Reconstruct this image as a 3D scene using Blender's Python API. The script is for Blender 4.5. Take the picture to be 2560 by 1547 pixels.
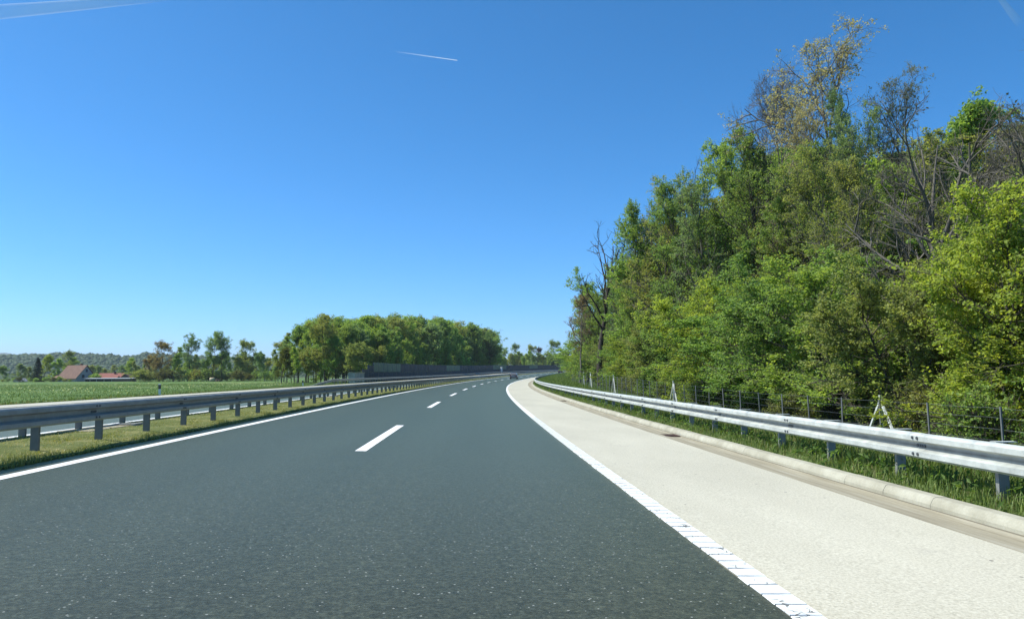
import bpy, bmesh, math, random
import numpy as np
from mathutils import Matrix, Vector

# ------------------------------------------------------------------ scene, camera, sky, sun
scn = bpy.context.scene
C = scn.collection
for o in list(bpy.data.objects):
    bpy.data.objects.remove(o)
rad = math.radians

F_PX, IMG_W, IMG_H = 1920.0, 2560.0, 1547.0
CAM_H, PITCH, ROLL, YAW = 1.36, 0.08599, -0.00438, 0.05573
cy, sy, cp, sp, cr, sr = math.cos(YAW), math.sin(YAW), math.cos(PITCH), math.sin(PITCH), math.cos(ROLL), math.sin(ROLL)
fwd = Vector((sy * cp, cy * cp, sp))
up0 = Vector((-sy * sp, -cy * sp, cp))
rt0 = Vector((cy, -sy, 0))
rt = rt0 * cr + up0 * sr
up = up0 * cr - rt0 * sr
cam_d = bpy.data.cameras.new('camera')
cam_d.sensor_width = 36
cam_d.lens = 36 * F_PX / IMG_W
cam_d.clip_start = 0.05
cam_d.clip_end = 60000
cam = bpy.data.objects.new('camera', cam_d)
C.objects.link(cam)
cam.matrix_world = Matrix(((rt.x, up.x, -fwd.x, 0), (rt.y, up.y, -fwd.y, 0), (rt.z, up.z, -fwd.z, CAM_H), (0, 0, 0, 1)))
scn.camera = cam

SUN_EL = rad(53)
SUN_AZ = rad(-83)            # measured from straight ahead (+Y), positive to the right
sun_dir = Vector((math.sin(SUN_AZ) * math.cos(SUN_EL), math.cos(SUN_AZ) * math.cos(SUN_EL), math.sin(SUN_EL)))
world = bpy.data.worlds.new('World')
scn.world = world
world.use_nodes = True
wn = world.node_tree
wn.nodes.clear()
sky = wn.nodes.new('ShaderNodeTexSky')
sky.sky_type = 'NISHITA'
sky.sun_disc = False
sky.sun_elevation = SUN_EL
sky.sun_rotation = SUN_AZ
sky.altitude = 150
sky.air_density = 0.6
sky.dust_density = 0.3
sky.ozone_density = 10.0
bg = wn.nodes.new('ShaderNodeBackground')
bg.inputs['Strength'].default_value = 0.148
wo = wn.nodes.new('ShaderNodeOutputWorld')
hsv = wn.nodes.new('ShaderNodeHueSaturation')
hsv.inputs['Saturation'].default_value = 1.17
hsv.inputs['Hue'].default_value = 0.490
wn.links.new(sky.outputs[0], hsv.inputs['Color'])
wn.links.new(hsv.outputs[0], bg.inputs[0])
wn.links.new(bg.outputs[0], wo.inputs[0])

sun_l = bpy.data.lights.new('sun', 'SUN')
sun_l.energy = 4.5
sun_l.angle = rad(0.53)
sun_l.color = (1.0, 0.975, 0.86)
sun_o = bpy.data.objects.new('sun', sun_l)
C.objects.link(sun_o)
sun_o.rotation_euler = sun_dir.to_track_quat('Z', 'Y').to_euler()
sun_o.location = (0, 0, 60)

vs = scn.view_settings
vs.view_transform = 'Standard'
vs.look = 'None'
vs.gamma = 1
vs.exposure = 0.60
vs.use_curve_mapping = False
scn.render.engine = 'CYCLES'
scn.cycles.max_bounces = 8
scn.cycles.diffuse_bounces = 4
scn.cycles.glossy_bounces = 2
scn.cycles.transmission_bounces = 6
scn.cycles.transparent_max_bounces = 6
scn.cycles.caustics_reflective = False
scn.cycles.caustics_refractive = False

# ------------------------------------------------------------------ helpers: objects
def link(o, parent=None):
    C.objects.link(o)
    if parent is not None:
        o.parent = parent
    return o

def tag(o, label=None, cat=None, group=None, kind=None):
    if label: o['label'] = label
    if cat: o['category'] = cat
    if group: o['group'] = group
    if kind: o['kind'] = kind
    return o

def empty(name, loc=(0, 0, 0), rz=0.0):
    o = bpy.data.objects.new(name, None)
    o.empty_display_size = 0.3
    o.location = loc
    o.rotation_euler = (0, 0, rz)
    return link(o)

def obj(name, me, parent=None, mat=None):
    o = bpy.data.objects.new(name, me)
    if mat is not None and not me.materials:
        me.materials.append(mat)
    return link(o, parent)

def mesh_np(name, V, F, mat=None, smooth=False, attr=None, uv=None):
    """V (n,3), F (m,k) index array with constant k, or a list of such arrays."""
    Fs = [f for f in (F if isinstance(F, list) else [F]) if len(f)]
    V = np.asarray(V, np.float32)
    me = bpy.data.meshes.new(name)
    me.vertices.add(len(V))
    me.vertices.foreach_set('co', V.ravel())
    loops = np.concatenate([f.ravel() for f in Fs]).astype(np.int32)
    tot = np.concatenate([np.full(len(f), f.shape[1]) for f in Fs]).astype(np.int32)
    st = np.r_[0, np.cumsum(tot)[:-1]].astype(np.int32)
    me.loops.add(len(loops))
    me.loops.foreach_set('vertex_index', loops)
    me.polygons.add(len(tot))
    me.polygons.foreach_set('loop_start', st)
    me.polygons.foreach_set('loop_total', tot)
    me.update(calc_edges=True)
    me.polygons.foreach_set('use_smooth', np.full(len(tot), smooth))
    if attr is not None:
        for k, a in attr.items():
            at = me.attributes.new(k, 'FLOAT', 'POINT')
            at.data.foreach_set('value', np.asarray(a, np.float32))
    if uv is not None:
        l = me.uv_layers.new(name='along')
        l.data.foreach_set('uv', np.asarray(uv, np.float32)[loops].ravel())
    if mat: me.materials.append(mat)
    return me

class MB:
    """collects boxes, tubes and prisms into one mesh"""
    def __init__(s):
        s.V = []; s.F = []; s.n = 0
    def add(s, V, F):
        V = np.asarray(V, float)
        s.V.append(V)
        s.F += [[i + s.n for i in f] for f in F]
        s.n += len(V)
        return s
    def box(s, x0, x1, y0, y1, z0, z1, M=None):
        V = np.array([(x, y, z) for z in (z0, z1) for y in (y0, y1) for x in (x0, x1)], float)
        if M is not None: V = V @ np.array(M)[:3, :3].T + np.array(M)[:3, 3]
        return s.add(V, [(0, 2, 3, 1), (4, 5, 7, 6), (0, 1, 5, 4), (2, 6, 7, 3), (0, 4, 6, 2), (1, 3, 7, 5)])
    def bar(s, a, b, w, h=None, upv=(0, 0, 1)):
        h = h or w
        a = Vector(a); b = Vector(b); t = (b - a).normalized(); u = Vector(upv)
        if abs(t.dot(u)) > .95: u = Vector((1, 0, 0))
        x = t.cross(u).normalized(); z = x.cross(t).normalized()
        V = [p + x * i * w / 2 + z * j * h / 2 for p in (a, b) for i, j in ((-1, -1), (1, -1), (1, 1), (-1, 1))]
        return s.add(V, [(0, 1, 2, 3), (7, 6, 5, 4), (0, 4, 5, 1), (1, 5, 6, 2), (2, 6, 7, 3), (3, 7, 4, 0)])
    def prism(s, prof, y0, y1, axis='y'):
        n = len(prof)
        if axis == 'y':
            V = [(p[0], y0, p[1]) for p in prof] + [(p[0], y1, p[1]) for p in prof]
        elif axis == 'x':
            V = [(y0, p[0], p[1]) for p in prof] + [(y1, p[0], p[1]) for p in prof]
        else:
            V = [(p[0], p[1], y0) for p in prof] + [(p[0], p[1], y1) for p in prof]
        F = [tuple(range(n))[::-1], tuple(range(n, 2 * n))]
        F += [(i, (i + 1) % n, n + (i + 1) % n, n + i) for i in range(n)]
        return s.add(V, F)
    def cyl(s, a, b, r, m=10, r2=None):
        r2 = r if r2 is None else r2
        a = Vector(a); b = Vector(b); t = (b - a).normalized(); u = Vector((0, 0, 1)) if abs(t.z) < .9 else Vector((1, 0, 0))
        x = t.cross(u).normalized(); y = x.cross(t)
        V = [p + (x * math.cos(k * 2 * math.pi / m) + y * math.sin(k * 2 * math.pi / m)) * q for p, q in ((a, r), (b, r2)) for k in range(m)]
        F = [tuple(range(m)), tuple(range(2 * m - 1, m - 1, -1))] + [(k, m + k, m + (k + 1) % m, (k + 1) % m) for k in range(m)]
        return s.add(V, F)
    def mesh(s, name, mat, smooth=False, bevel=0):
        me = bpy.data.meshes.new(name)
        me.from_pydata([tuple(v) for v in np.concatenate(s.V)], [], s.F)
        bm = bmesh.new(); bm.from_mesh(me)
        bmesh.ops.recalc_face_normals(bm, faces=bm.faces)
        if bevel:
            bmesh.ops.bevel(bm, geom=list(bm.edges), offset=bevel, segments=1, affect='EDGES', clamp_overlap=True)
        bm.to_mesh(me); bm.free()
        for p in me.polygons: p.use_smooth = smooth
        me.materials.append(mat)
        return me
    def build(s, name, mat, parent=None, smooth=False, bevel=0):
        return obj(name, s.mesh(name, mat, smooth, bevel), parent)

def copy_tree(o, parent=None):
    c = o.copy(); link(c, parent)
    for ch in list(o.children): copy_tree(ch, c)
    return c

# ------------------------------------------------------------------ helpers: materials
class NT:
    def __init__(s, name, rough=.8, spec=.3):
        s.m = bpy.data.materials.new(name); s.m.use_nodes = True
        s.t = s.m.node_tree; s.b = s.t.nodes['Principled BSDF']
        s.b.inputs['Roughness'].default_value = rough
        s.b.inputs['Specular IOR Level'].default_value = spec
        s._co = None
    def n(s, typ, **kw):
        x = s.t.nodes.new(typ)
        for k, v in kw.items(): setattr(x, k, v)
        return x
    def l(s, a, b): s.t.links.new(a, b)
    def co(s, kind='Object'):
        x = s.n('ShaderNodeTexCoord'); return x.outputs[kind]
    def pos(s):
        return s.n('ShaderNodeNewGeometry').outputs['Position']
    def noise(s, scale, co=None, detail=3, rough=.6, sc3=None):
        x = s.n('ShaderNodeTexNoise'); x.inputs['Scale'].default_value = scale
        x.inputs['Detail'].default_value = detail; x.inputs['Roughness'].default_value = rough
        co = co if co is not None else s.pos()
        if sc3 is not None:
            mp = s.n('ShaderNodeMapping'); mp.inputs['Scale'].default_value = sc3; s.l(co, mp.inputs[0]); co = mp.outputs[0]
        s.l(co, x.inputs['Vector']); return x.outputs['Fac']
    def ramp(s, fac, stops, interp='LINEAR'):
        x = s.n('ShaderNodeValToRGB'); cr_ = x.color_ramp; cr_.interpolation = interp
        while len(cr_.elements) < len(stops): cr_.elements.new(.5)
        for e, (p, c) in zip(cr_.elements, stops):
            e.position = p; e.color = (*c, 1) if isinstance(c, (tuple, list)) else (c, c, c, 1)
        s.l(fac, x.inputs[0]); return x.outputs[0]
    def mix(s, fac, a, b, typ='MIX'):
        x = s.n('ShaderNodeMix', data_type='RGBA', blend_type=typ)
        for sock, v in ((x.inputs[0], fac), (x.inputs[6], a), (x.inputs[7], b)):
            if hasattr(v, 'links') or hasattr(v, 'is_linked'): s.l(v, sock)
            elif isinstance(v, (int, float)): sock.default_value = v
            else: sock.default_value = (*v, 1)
        return x.outputs[2]
    def math(s, op, a, b=0.0):
        x = s.n('ShaderNodeMath', operation=op)
        for sock, v in ((x.inputs[0], a), (x.inputs[1], b)):
            if hasattr(v, 'is_linked'): s.l(v, sock)
            else: sock.default_value = v
        return x.outputs[0]
    def col(s, c):
        if hasattr(c, 'is_linked'): s.l(c, s.b.inputs['Base Color'])
        else: s.b.inputs['Base Color'].default_value = (*c, 1)
        return s
    def bump(s, h, strength=.3, dist=.02):
        x = s.n('ShaderNodeBump'); x.inputs['Strength'].default_value = strength; x.inputs['Distance'].default_value = dist
        s.l(h, x.inputs['Height']); s.l(x.outputs[0], s.b.inputs['Normal']); return s

def plain(name, c, rough=.7, spec=.3, metal=0, var=.15, scale=6):
    t = NT(name, rough, spec)
    t.b.inputs['Metallic'].default_value = metal
    f = t.noise(scale, detail=4)
    t.col(t.ramp(f, [(.25, tuple(x * (1 - var) for x in c)), (.75, tuple(min(1, x * (1 + var)) for x in c))]))
    return t.m

M = {}
# --- asphalt
def asphalt(name, base, spots):
    t = NT(name, .72, .12)
    uv = t.n('ShaderNodeUVMap').outputs[0]
    big = t.noise(.35, detail=4, sc3=(.25, 1, 1), co=uv)
    fine = t.noise(38, detail=3, rough=.8)
    c = t.ramp(fine, [(.30, tuple(b * .35 for b in base)), (.5, base), (.70, tuple(b * 2.0 for b in base))])
    mid_ = t.noise(15, detail=2, rough=.7)
    c = t.mix(.75, c, t.ramp(mid_, [(.30, (.52, .52, .52)), (.5, (1, 1, 1)), (.70, (1.6, 1.6, 1.58))]), 'MULTIPLY')
    c = t.mix(.55, c, t.ramp(big, [(.3, (.82, .82, .82)), (.7, (1.14, 1.14, 1.14))]), 'MULTIPLY')
    # wheel tracks, polished a little paler
    sep = t.n('ShaderNodeSeparateXYZ'); t.l(uv, sep.inputs[0])
    w = t.n('ShaderNodeTexWave'); w.bands_direction = 'Y'; w.inputs['Scale'].default_value = .165; w.inputs['Distortion'].default_value = 0.6
    w.inputs['Detail'].default_value = 1; w.inputs['Detail Scale'].default_value = .3
    t.l(uv, w.inputs[0])
    c = t.mix(.22, c, t.ramp(w.outputs['Fac'], [(.2, (.8, .8, .8)), (.8, (1.25, 1.25, 1.25))]), 'MULTIPLY')
    v = t.n('ShaderNodeTexVoronoi'); v.inputs['Scale'].default_value = 40; t.l(t.pos(), v.inputs['Vector'])
    wn_ = t.n('ShaderNodeTexWhiteNoise'); t.l(v.outputs['Color'], wn_.inputs['Vector'])
    m1 = t.math('GREATER_THAN', wn_.outputs['Value'], 1 - spots)
    m2 = t.math('LESS_THAN', v.outputs['Distance'], .30)
    c = t.mix(t.math('MULTIPLY', m1, m2), c, (.27, .28, .255))
    t.col(c)
    t.l(t.ramp(fine, [(.3, .62), (.7, .42)]), t.b.inputs['Roughness'])
    t.b.inputs['Sheen Weight'].default_value = .55; t.b.inputs['Sheen Roughness'].default_value = .30; t.b.inputs['Sheen Tint'].default_value = (.95, .92, .58, 1)
    t.bump(fine, .35, .008)
    return t.m
M['asphalt'] = asphalt('asphalt', (.036, .038, .0245), .05)
M['asphalt_far'] = asphalt('asphalt_worn', (.075, .08, .06), .02)
# --- pale shoulder surfacing
t = NT('pale_shoulder', .85, .25)
uv = t.n('ShaderNodeUVMap').outputs[0]
fine = t.noise(45, detail=3, rough=.8)
big = t.noise(.6, detail=5, sc3=(.35, 1, 1), co=uv)
c = t.ramp(fine, [(.30, (.34, .315, .24)), (.5, (.525, .49, .385)), (.70, (.66, .63, .52))])
c = t.mix(.8, c, t.ramp(big, [(.3, (.86, .855, .84)), (.68, (1.05, 1.05, 1.05))]), 'MULTIPLY')
v = t.n('ShaderNodeTexVoronoi'); v.inputs['Scale'].default_value = 9; t.l(t.pos(), v.inputs['Vector'])
wv = t.n('ShaderNodeTexWhiteNoise'); t.l(v.outputs['Color'], wv.inputs['Vector'])
msk = t.math('MULTIPLY', t.math('GREATER_THAN', wv.outputs['Value'], .975), t.math('LESS_THAN', v.outputs['Distance'], .16))
c = t.mix(msk, c, (.12, .10, .085))
st = t.noise(.9, detail=3, sc3=(1, 1, 1), co=uv)
c = t.mix(t.math('MULTIPLY', t.ramp(st, [(.66, 0), (.74, 1)]), .22), c, (.30, .27, .25))
t.b.inputs['Sheen Weight'].default_value = .25; t.b.inputs['Sheen Roughness'].default_value = .35; t.b.inputs['Sheen Tint'].default_value = (1, .96, .8, 1)
t.col(c).bump(fine, .4, .008)
M['shoulder'] = t.m
# --- concrete gutter and kerb
t = NT('gutter_concrete', .85, .25)
uv = t.n('ShaderNodeUVMap').outputs[0]
a = t.noise(1.6, detail=5, sc3=(.35, 6, 1), co=uv); b = t.noise(30)
c = t.ramp(a, [(.28, (.22, .195, .14)), (.5, (.31, .28, .205)), (.7, (.385, .36, .285))])
c = t.mix(.35, c, t.ramp(b, [(.3, (.75, .75, .75)), (.7, (1.15, 1.15, 1.15))]), 'MULTIPLY')
t.col(c).bump(b, .3, .006); M['gutter'] = t.m
t = NT('kerb_concrete', .85, .25)
a = t.noise(2.2, detail=5); b = t.noise(34)
c = t.ramp(a, [(.28, (.29, .275, .21)), (.55, (.385, .37, .295)), (.75, (.46, .45, .37))])
c = t.mix(.4, c, t.ramp(b, [(.3, (.75, .75, .75)), (.7, (1.1, 1.1, 1.1))]), 'MULTIPLY')
t.col(c).bump(b, .35, .008); M['kerb'] = t.m
t = NT('dark_joint', .95, .1); t.col((.17, .155, .12)); M['joint'] = t.m
# --- road paint
t = NT('road_paint', .6, .35)
f = t.noise(28, detail=4); g = t.noise(2.5, detail=4)
c = t.ramp(f, [(.30, (.52, .53, .52)), (.45, (.78, .79, .78)), (.8, (.86, .86, .85))])
c = t.mix(.5, c, t.ramp(g, [(.3, (.85, .85, .85)), (.6, (1, 1, 1))]), 'MULTIPLY')
t.col(c).bump(f, .3, .004); M['paint'] = t.m
t = NT('cracked_road_paint', .65, .3)
f = t.noise(30, detail=4)
v = t.n('ShaderNodeTexVoronoi', feature='DISTANCE_TO_EDGE'); v.inputs['Scale'].default_value = 5.5
nz = t.n('ShaderNodeTexNoise'); nz.inputs['Scale'].default_value = 7; t.l(t.pos(), nz.inputs['Vector'])
ad = t.n('ShaderNodeVectorMath', operation='ADD'); t.l(t.pos(), ad.inputs[0])
sc_ = t.n('ShaderNodeVectorMath', operation='SCALE'); sc_.inputs['Scale'].default_value = .25; t.l(nz.outputs['Color'], sc_.inputs[0]); t.l(sc_.outputs[0], ad.inputs[1])
t.l(ad.outputs[0], v.inputs['Vector'])
cr_m = t.math('MULTIPLY', t.math('LESS_THAN', v.outputs['Distance'], .02), t.ramp(t.noise(3), [(.48, 0), (.55, 1)]))
c = t.ramp(f, [(.25, (.50, .51, .49)), (.45, (.70, .72, .70)), (.8, (.78, .79, .77))])
c = t.mix(cr_m, c, (.14, .14, .13))
t.col(c).bump(f, .3, .004); M['paint_old'] = t.m
# --- galvanised steel
def galv(name, base, metal=.35, rough=.5, grime_shade=0):
    t = NT(name, rough, .5)
    t.b.inputs['Metallic'].default_value = metal
    co = t.co('Object')
    v = t.n('ShaderNodeTexVoronoi'); v.inputs['Scale'].default_value = 9; t.l(co, v.inputs['Vector'])
    a = t.noise(3.5, detail=5, co=co); b = t.noise(14, detail=4, co=co, sc3=(1, .5, 2.2))
    c = t.ramp(a, [(.3, tuple(x * .8 for x in base)), (.65, tuple(x * 1.1 for x in base))])
    c = t.mix(.25, c, t.ramp(v.outputs['Color'], [(.2, (.8, .8, .8)), (.8, (1.15, 1.15, 1.15))]), 'MULTIPLY')
    c = t.mix(t.math('MULTIPLY', t.ramp(b, [(.62, 0), (.72, 1)]), .45), c, tuple(min(.9, x * 1.55) for x in base))
    if grime_shade:  # paints the upper fold's shade into the valley colour, with some dirt
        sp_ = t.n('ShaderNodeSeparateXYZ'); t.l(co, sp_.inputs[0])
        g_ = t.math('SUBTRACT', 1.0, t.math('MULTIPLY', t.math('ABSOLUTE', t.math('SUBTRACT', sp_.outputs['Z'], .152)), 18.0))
        g_ = t.math('MULTIPLY', t.math('MAXIMUM', g_, 0.0), t.ramp(t.noise(2.2, detail=4, co=co, sc3=(1, 1.5, 1)), [(.25, grime_shade * .6), (.7, grime_shade)]))
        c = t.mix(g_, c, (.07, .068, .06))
    t.col(c)
    t.l(t.ramp(a, [(.3, rough - .1), (.7, rough + .15)]), t.b.inputs['Roughness'])
    return t.m
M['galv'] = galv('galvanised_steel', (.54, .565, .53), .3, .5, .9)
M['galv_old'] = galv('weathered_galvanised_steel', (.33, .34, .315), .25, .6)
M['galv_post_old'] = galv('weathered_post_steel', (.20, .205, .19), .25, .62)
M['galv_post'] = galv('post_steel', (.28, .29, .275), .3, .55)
M['wire'] = plain('fence_wire', (.13, .14, .135), .5, .5, .4, .2)
M['white_galv'] = plain('pale_zinc_tube', (.60, .62, .60), .5, .4, 0, .1)
M['fence_post'] = plain('fence_post_steel', (.17, .18, .185), .6, .4, .2, .2)
M['bolt'] = plain('bolt_steel', (.10, .11, .12), .5, .5, .5)
# --- vegetation
def leaf_mat(name, trans=.35):
    t = NT(name, .55, .28)
    oi = t.n('ShaderNodeObjectInfo')
    at = t.n('ShaderNodeAttribute'); at.attribute_name = 'tint'
    k = t.ramp(at.outputs['Fac'], [(0, (.68, .72, .68)), (.5, (1, 1, 1)), (1, (1.5, 1.32, 1.15))])
    c = t.mix(1, oi.outputs['Color'], k, 'MULTIPLY')
    t.col(c)
    tr = t.n('ShaderNodeBsdfTranslucent'); t.l(t.mix(1, c, (1.25, 1.2, .6), 'MULTIPLY'), tr.inputs[0])
    mx = t.n('ShaderNodeMixShader'); mx.inputs[0].default_value = trans
    out = t.t.nodes['Material Output']
    t.l(t.b.outputs[0], mx.inputs[1]); t.l(tr.outputs[0], mx.inputs[2]); t.l(mx.outputs[0], out.inputs[0])
    return t.m
M['leaf'] = leaf_mat('leaf', .55)
M['blade'] = leaf_mat('grass_blade', .3)
def bark(name, base):
    t = NT(name, .9, .15)
    co = t.co('Object')
    a = t.noise(5, detail=5, co=co, sc3=(1, 1, .25))
    t.col(t.ramp(a, [(.3, tuple(x * .55 for x in base)), (.55, base), (.75, tuple(x * 1.5 for x in base))]))
    t.bump(a, .6, .04)
    return t.m
M['bark'] = bark('bark', (.115, .100, .080))
M['bark_grey'] = bark('grey_bark', (.17, .155, .13))
M['bark_dark'] = bark('dark_bark', (.065, .055, .045))
def ground_mat(name, stops, scale, scale2=22, mul=.5):
    t = NT(name, .95, .1)
    a = t.noise(scale, detail=6, rough=.65); b = t.noise(scale2, detail=4, rough=.7)
    c = t.ramp(a, stops)
    c = t.mix(mul, c, t.ramp(b, [(.28, (.5, .52, .5)), (.7, (1.4, 1.36, 1.3))]), 'MULTIPLY')
    t.col(c).bump(b, .6, .06)
    return t.m
M['verge'] = ground_mat('verge_soil', [(.3, (.06, .08, .027)), (.55, (.09, .13, .036)), (.75, (.15, .15, .065))], 1.1)
M['median'] = ground_mat('median_turf', [(.3, (.08, .11, .035)), (.5, (.14, .165, .055)), (.72, (.26, .245, .11))], 1.6, 26, .6)
M['forest_floor'] = ground_mat('forest_floor', [(.3, (.03, .032, .016)), (.6, (.05, .055, .022)), (.8, (.075, .06, .035))], .8)
t = NT('meadow', .95, .1)
uv = t.pos()
a = t.noise(.05, detail=6, rough=.65, sc3=(.5, 1.3, 1)); b = t.noise(1.3, detail=5, rough=.75, sc3=(.45, 1, 1)); d_ = t.noise(14, detail=3)
c = t.ramp(a, [(.3, (.075, .135, .042)), (.5, (.10, .17, .048)), (.7, (.15, .19, .062))])
c = t.mix(.65, c, t.ramp(b, [(.3, (.55, .6, .6)), (.5, (1, 1, 1)), (.75, (1.5, 1.4, 1.3))]), 'MULTIPLY')
c = t.mix(.4, c, t.ramp(d_, [(.3, (.6, .6, .6)), (.7, (1.3, 1.3, 1.3))]), 'MULTIPLY')
t.col(c).bump(b, .5, .2); M['meadow'] = t.m
t = NT('far_woodland', .95, .05)
a = t.noise(.02, detail=8, rough=.75)
t.col(t.ramp(a, [(.35, (.03, .055, .028)), (.5, (.05, .085, .035)), (.65, (.075, .10, .045))])); t.bump(a, 1, 12)
M['hill'] = t.m
# --- buildings, cars, barrier
t = NT('clay_tile', .85, .2)
co = t.co('Object'); a = t.noise(1.4, detail=5, co=co); b = t.noise(14, co=co)
c = t.ramp(a, [(.3, (.125, .078, .062)), (.55, (.175, .108, .084)), (.75, (.23, .15, .12))])
t.col(t.mix(.4, c, t.ramp(b, [(.3, (.7, .7, .7)), (.7, (1.2, 1.2, 1.2))]), 'MULTIPLY')); M['tile_old'] = t.m
M['tile_red'] = plain('red_tile', (.25, .10, .078), .8, .2, 0, .2, 3)
M['render_white'] = plain('white_render', (.34, .35, .36), .9, .2, 0, .06)
M['wall_brown'] = plain('brown_boarding', (.17, .125, .10), .9, .2)
M['roof_grey'] = plain('grey_sheet_roof', (.32, .335, .35), .7, .3)
M['roof_dark'] = plain('dark_tile', (.10, .065, .055), .85, .2)
M['shed_shade'] = plain('open_shed_shade', (.035, .04, .045), .9, .2)  # near black: shade inside the open shed, put into the colour
M['glass_dark'] = plain('window_glass', (.03, .045, .06), .12, .6, 0, .1)
M['blue_frame'] = plain('blue_shutter', (.10, .22, .42), .6, .3)
M['brick'] = plain('chimney_brick', (.13, .075, .06), .9, .2)
def panel_mat(name, base):
    t = NT(name, .75, .25)
    co = t.co('Object')
    w = t.n('ShaderNodeTexWave'); w.bands_direction = 'Y'; w.inputs['Scale'].default_value = 1.3; t.l(co, w.inputs[0])
    a = t.noise(1.2, detail=4, co=co)
    c = t.ramp(a, [(.3, tuple(x * .82 for x in base)), (.7, tuple(x * 1.18 for x in base))])
    t.col(t.mix(.35, c, t.ramp(w.outputs['Fac'], [(.2, (.75, .75, .75)), (.8, (1.15, 1.15, 1.15))]), 'MULTIPLY'))
    t.bump(w.outputs['Fac'], .5, .04)
    return t.m
M['panel_dark'] = panel_mat('slate_panel', (.046, .055, .058))
M['panel_green'] = panel_mat('green_panel', (.12, .175, .115))
M['barrier_post'] = plain('barrier_post', (.085, .095, .10), .6, .35)
M['concrete'] = plain('weathered_concrete', (.36, .36, .34), .9, .2, 0, .3, 1.2)
M['white_plastic'] = plain('white_plastic', (.74, .75, .75), .5, .4, 0, .05)
M['black_plastic'] = plain('black_plastic', (.02, .02, .022), .5, .4)
M['reflector'] = plain('dull_reflector', (.10, .09, .09), .3, .5)
def paint(name, c, metal=.5):
    t = NT(name, .3, .5); t.b.inputs['Metallic'].default_value = metal
    t.b.inputs['Coat Weight'].default_value = .6; t.b.inputs['Coat Roughness'].default_value = .08
    f = t.noise(5); t.col(t.ramp(f, [(.3, tuple(x * .93 for x in c)), (.7, tuple(x * 1.05 for x in c))])); return t.m
M['car_grey'] = paint('grey_car_paint', (.15, .145, .14), .3)
M['car_dark'] = paint('dark_car_paint', (.025, .028, .035))
M['tyre'] = plain('tyre_rubber', (.02, .02, .02), .85, .2)
M['rim'] = plain('alloy_rim', (.4, .41, .42), .35, .5, .7)
M['tail_lamp'] = plain('tail_lamp', (.32, .02, .02), .25, .5)
M['plate'] = plain('number_plate', (.72, .72, .70), .5, .3)
M['bale'] = plain('pale_straw', (.46, .40, .27), .95, .1, 0, .25, 2)
M['brush'] = plain('dead_brush', (.075, .065, .055), .95, .1, 0, .4, 3)
M['rust'] = plain('rusty_grate', (.10, .06, .05), .8, .3, 0, .3, 20)

# ------------------------------------------------------------------ the line of the motorway
K0, K1, S_END, EB, X0 = 0.00056175, 1.84265e-06, 430.0, 0.0243, 1.968
_s = np.arange(-120, 1400.01, .5)
_k = K0 + K1 * np.clip(_s, -120, S_END)
def _cum(v):
    q = np.r_[0, np.cumsum((v[1:] + v[:-1]) / 2 * .5)]
    return q - np.interp(0, _s, q)
_th = _cum(_k); _cx = _cum(np.sin(_th)); _cyy = _cum(np.cos(_th))
_zp = np.where(_s < 0, 0, 7.787e-06 * _s ** 2 + 5.517e-08 * _s ** 3)
_z280 = 7.787e-06 * 280 ** 2 + 5.517e-08 * 280 ** 3
_zp = np.where(_s > 280, _z280 + .0135 * (_s - 280), _zp)
_zp = np.where(_s > 520, _z280 + .0135 * 240 + .004 * (_s - 520), _zp)
def zprof(s): return np.interp(s, _s, _zp)
def head(s): return np.interp(s, _s, _th)
def xy(s, o):
    th = head(s); u = np.asarray(o) - X0
    return np.interp(s, _s, _cx) + u * np.cos(th), np.interp(s, _s, _cyy) - u * np.sin(th)
def smooth(a, b, x):
    t = np.clip((np.asarray(x, float) - a) / (b - a), 0, 1); return t * t * (3 - 2 * t)
def zroad(s, o):
    """height of the carriageway planes"""
    s = np.asarray(s, float); o = np.asarray(o, float)
    z = zprof(s) - EB * (np.clip(o, -17.1, 7.3) - X0)
    return z - .20 * np.clip((-o - 6.9) / 10.2, 0, 1)
def zground(s, o):
    """height of the soil: median hump, verges, field on the left, wood floor on the right"""
    s = np.asarray(s, float); o = np.asarray(o, float)
    z = zroad(s, o)
    med = .07 * smooth(-4.15, -4.5, o) * smooth(-6.62, -6.2, o)
    z = z + np.where((o > -6.7) & (o < -4.1), med, 0)
    # right
    A = np.interp(s, [0, 30, 60, 100, 160, 300], [-.85, -.85, -.35, .25, .55, .55])
    hump = .55 * smooth(60, 120, s) * np.exp(-((o - 10.2) / 1.6) ** 2)
    dzr = .14 - .09 * smooth(7.5, 7.2, o) + (A - .14) * smooth(8.6, 13.5, o) + hump
    z = np.where(o > 7.15, z + dzr - .5 * smooth(16, 60, o), z)
    # left
    zf = -.2 + .55 * zprof(s) * np.exp(-np.clip(-o - 20, 0, None) / 50)
    zl = z - .3 * smooth(-17.15, -18.8, o)
    z = np.where(o < -17.1, zl + (zf - zl) * smooth(-18.5, -34, o), z)
    return z
def at(s, o, dz=0.0, ground=False):
    x, y = xy(s, o); z = (zground if ground else zroad)(s, o)
    return Vector((float(x), float(y), float(z) + dz))
_q = np.arange(0, len(_s), 4)
def so(x, y):
    d = (_cx[_q] - x) ** 2 + (_cyy[_q] - y) ** 2
    s = float(_s[_q][np.argmin(d)])
    for _ in range(3):
        th = float(head(s)); cx_ = float(np.interp(s, _s, _cx)); cy_ = float(np.interp(s, _s, _cyy))
        s += (x - cx_) * math.sin(th) + (y - cy_) * math.cos(th)
    th = float(head(s)); cx_ = float(np.interp(s, _s, _cx)); cy_ = float(np.interp(s, _s, _cyy))
    return s, (x - cx_) * math.cos(th) - (y - cy_) * math.sin(th) + X0
def gz(x, y):
    s, o = so(x, y); return float(zground(np.array([s]), np.array([o]))[0])
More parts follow.
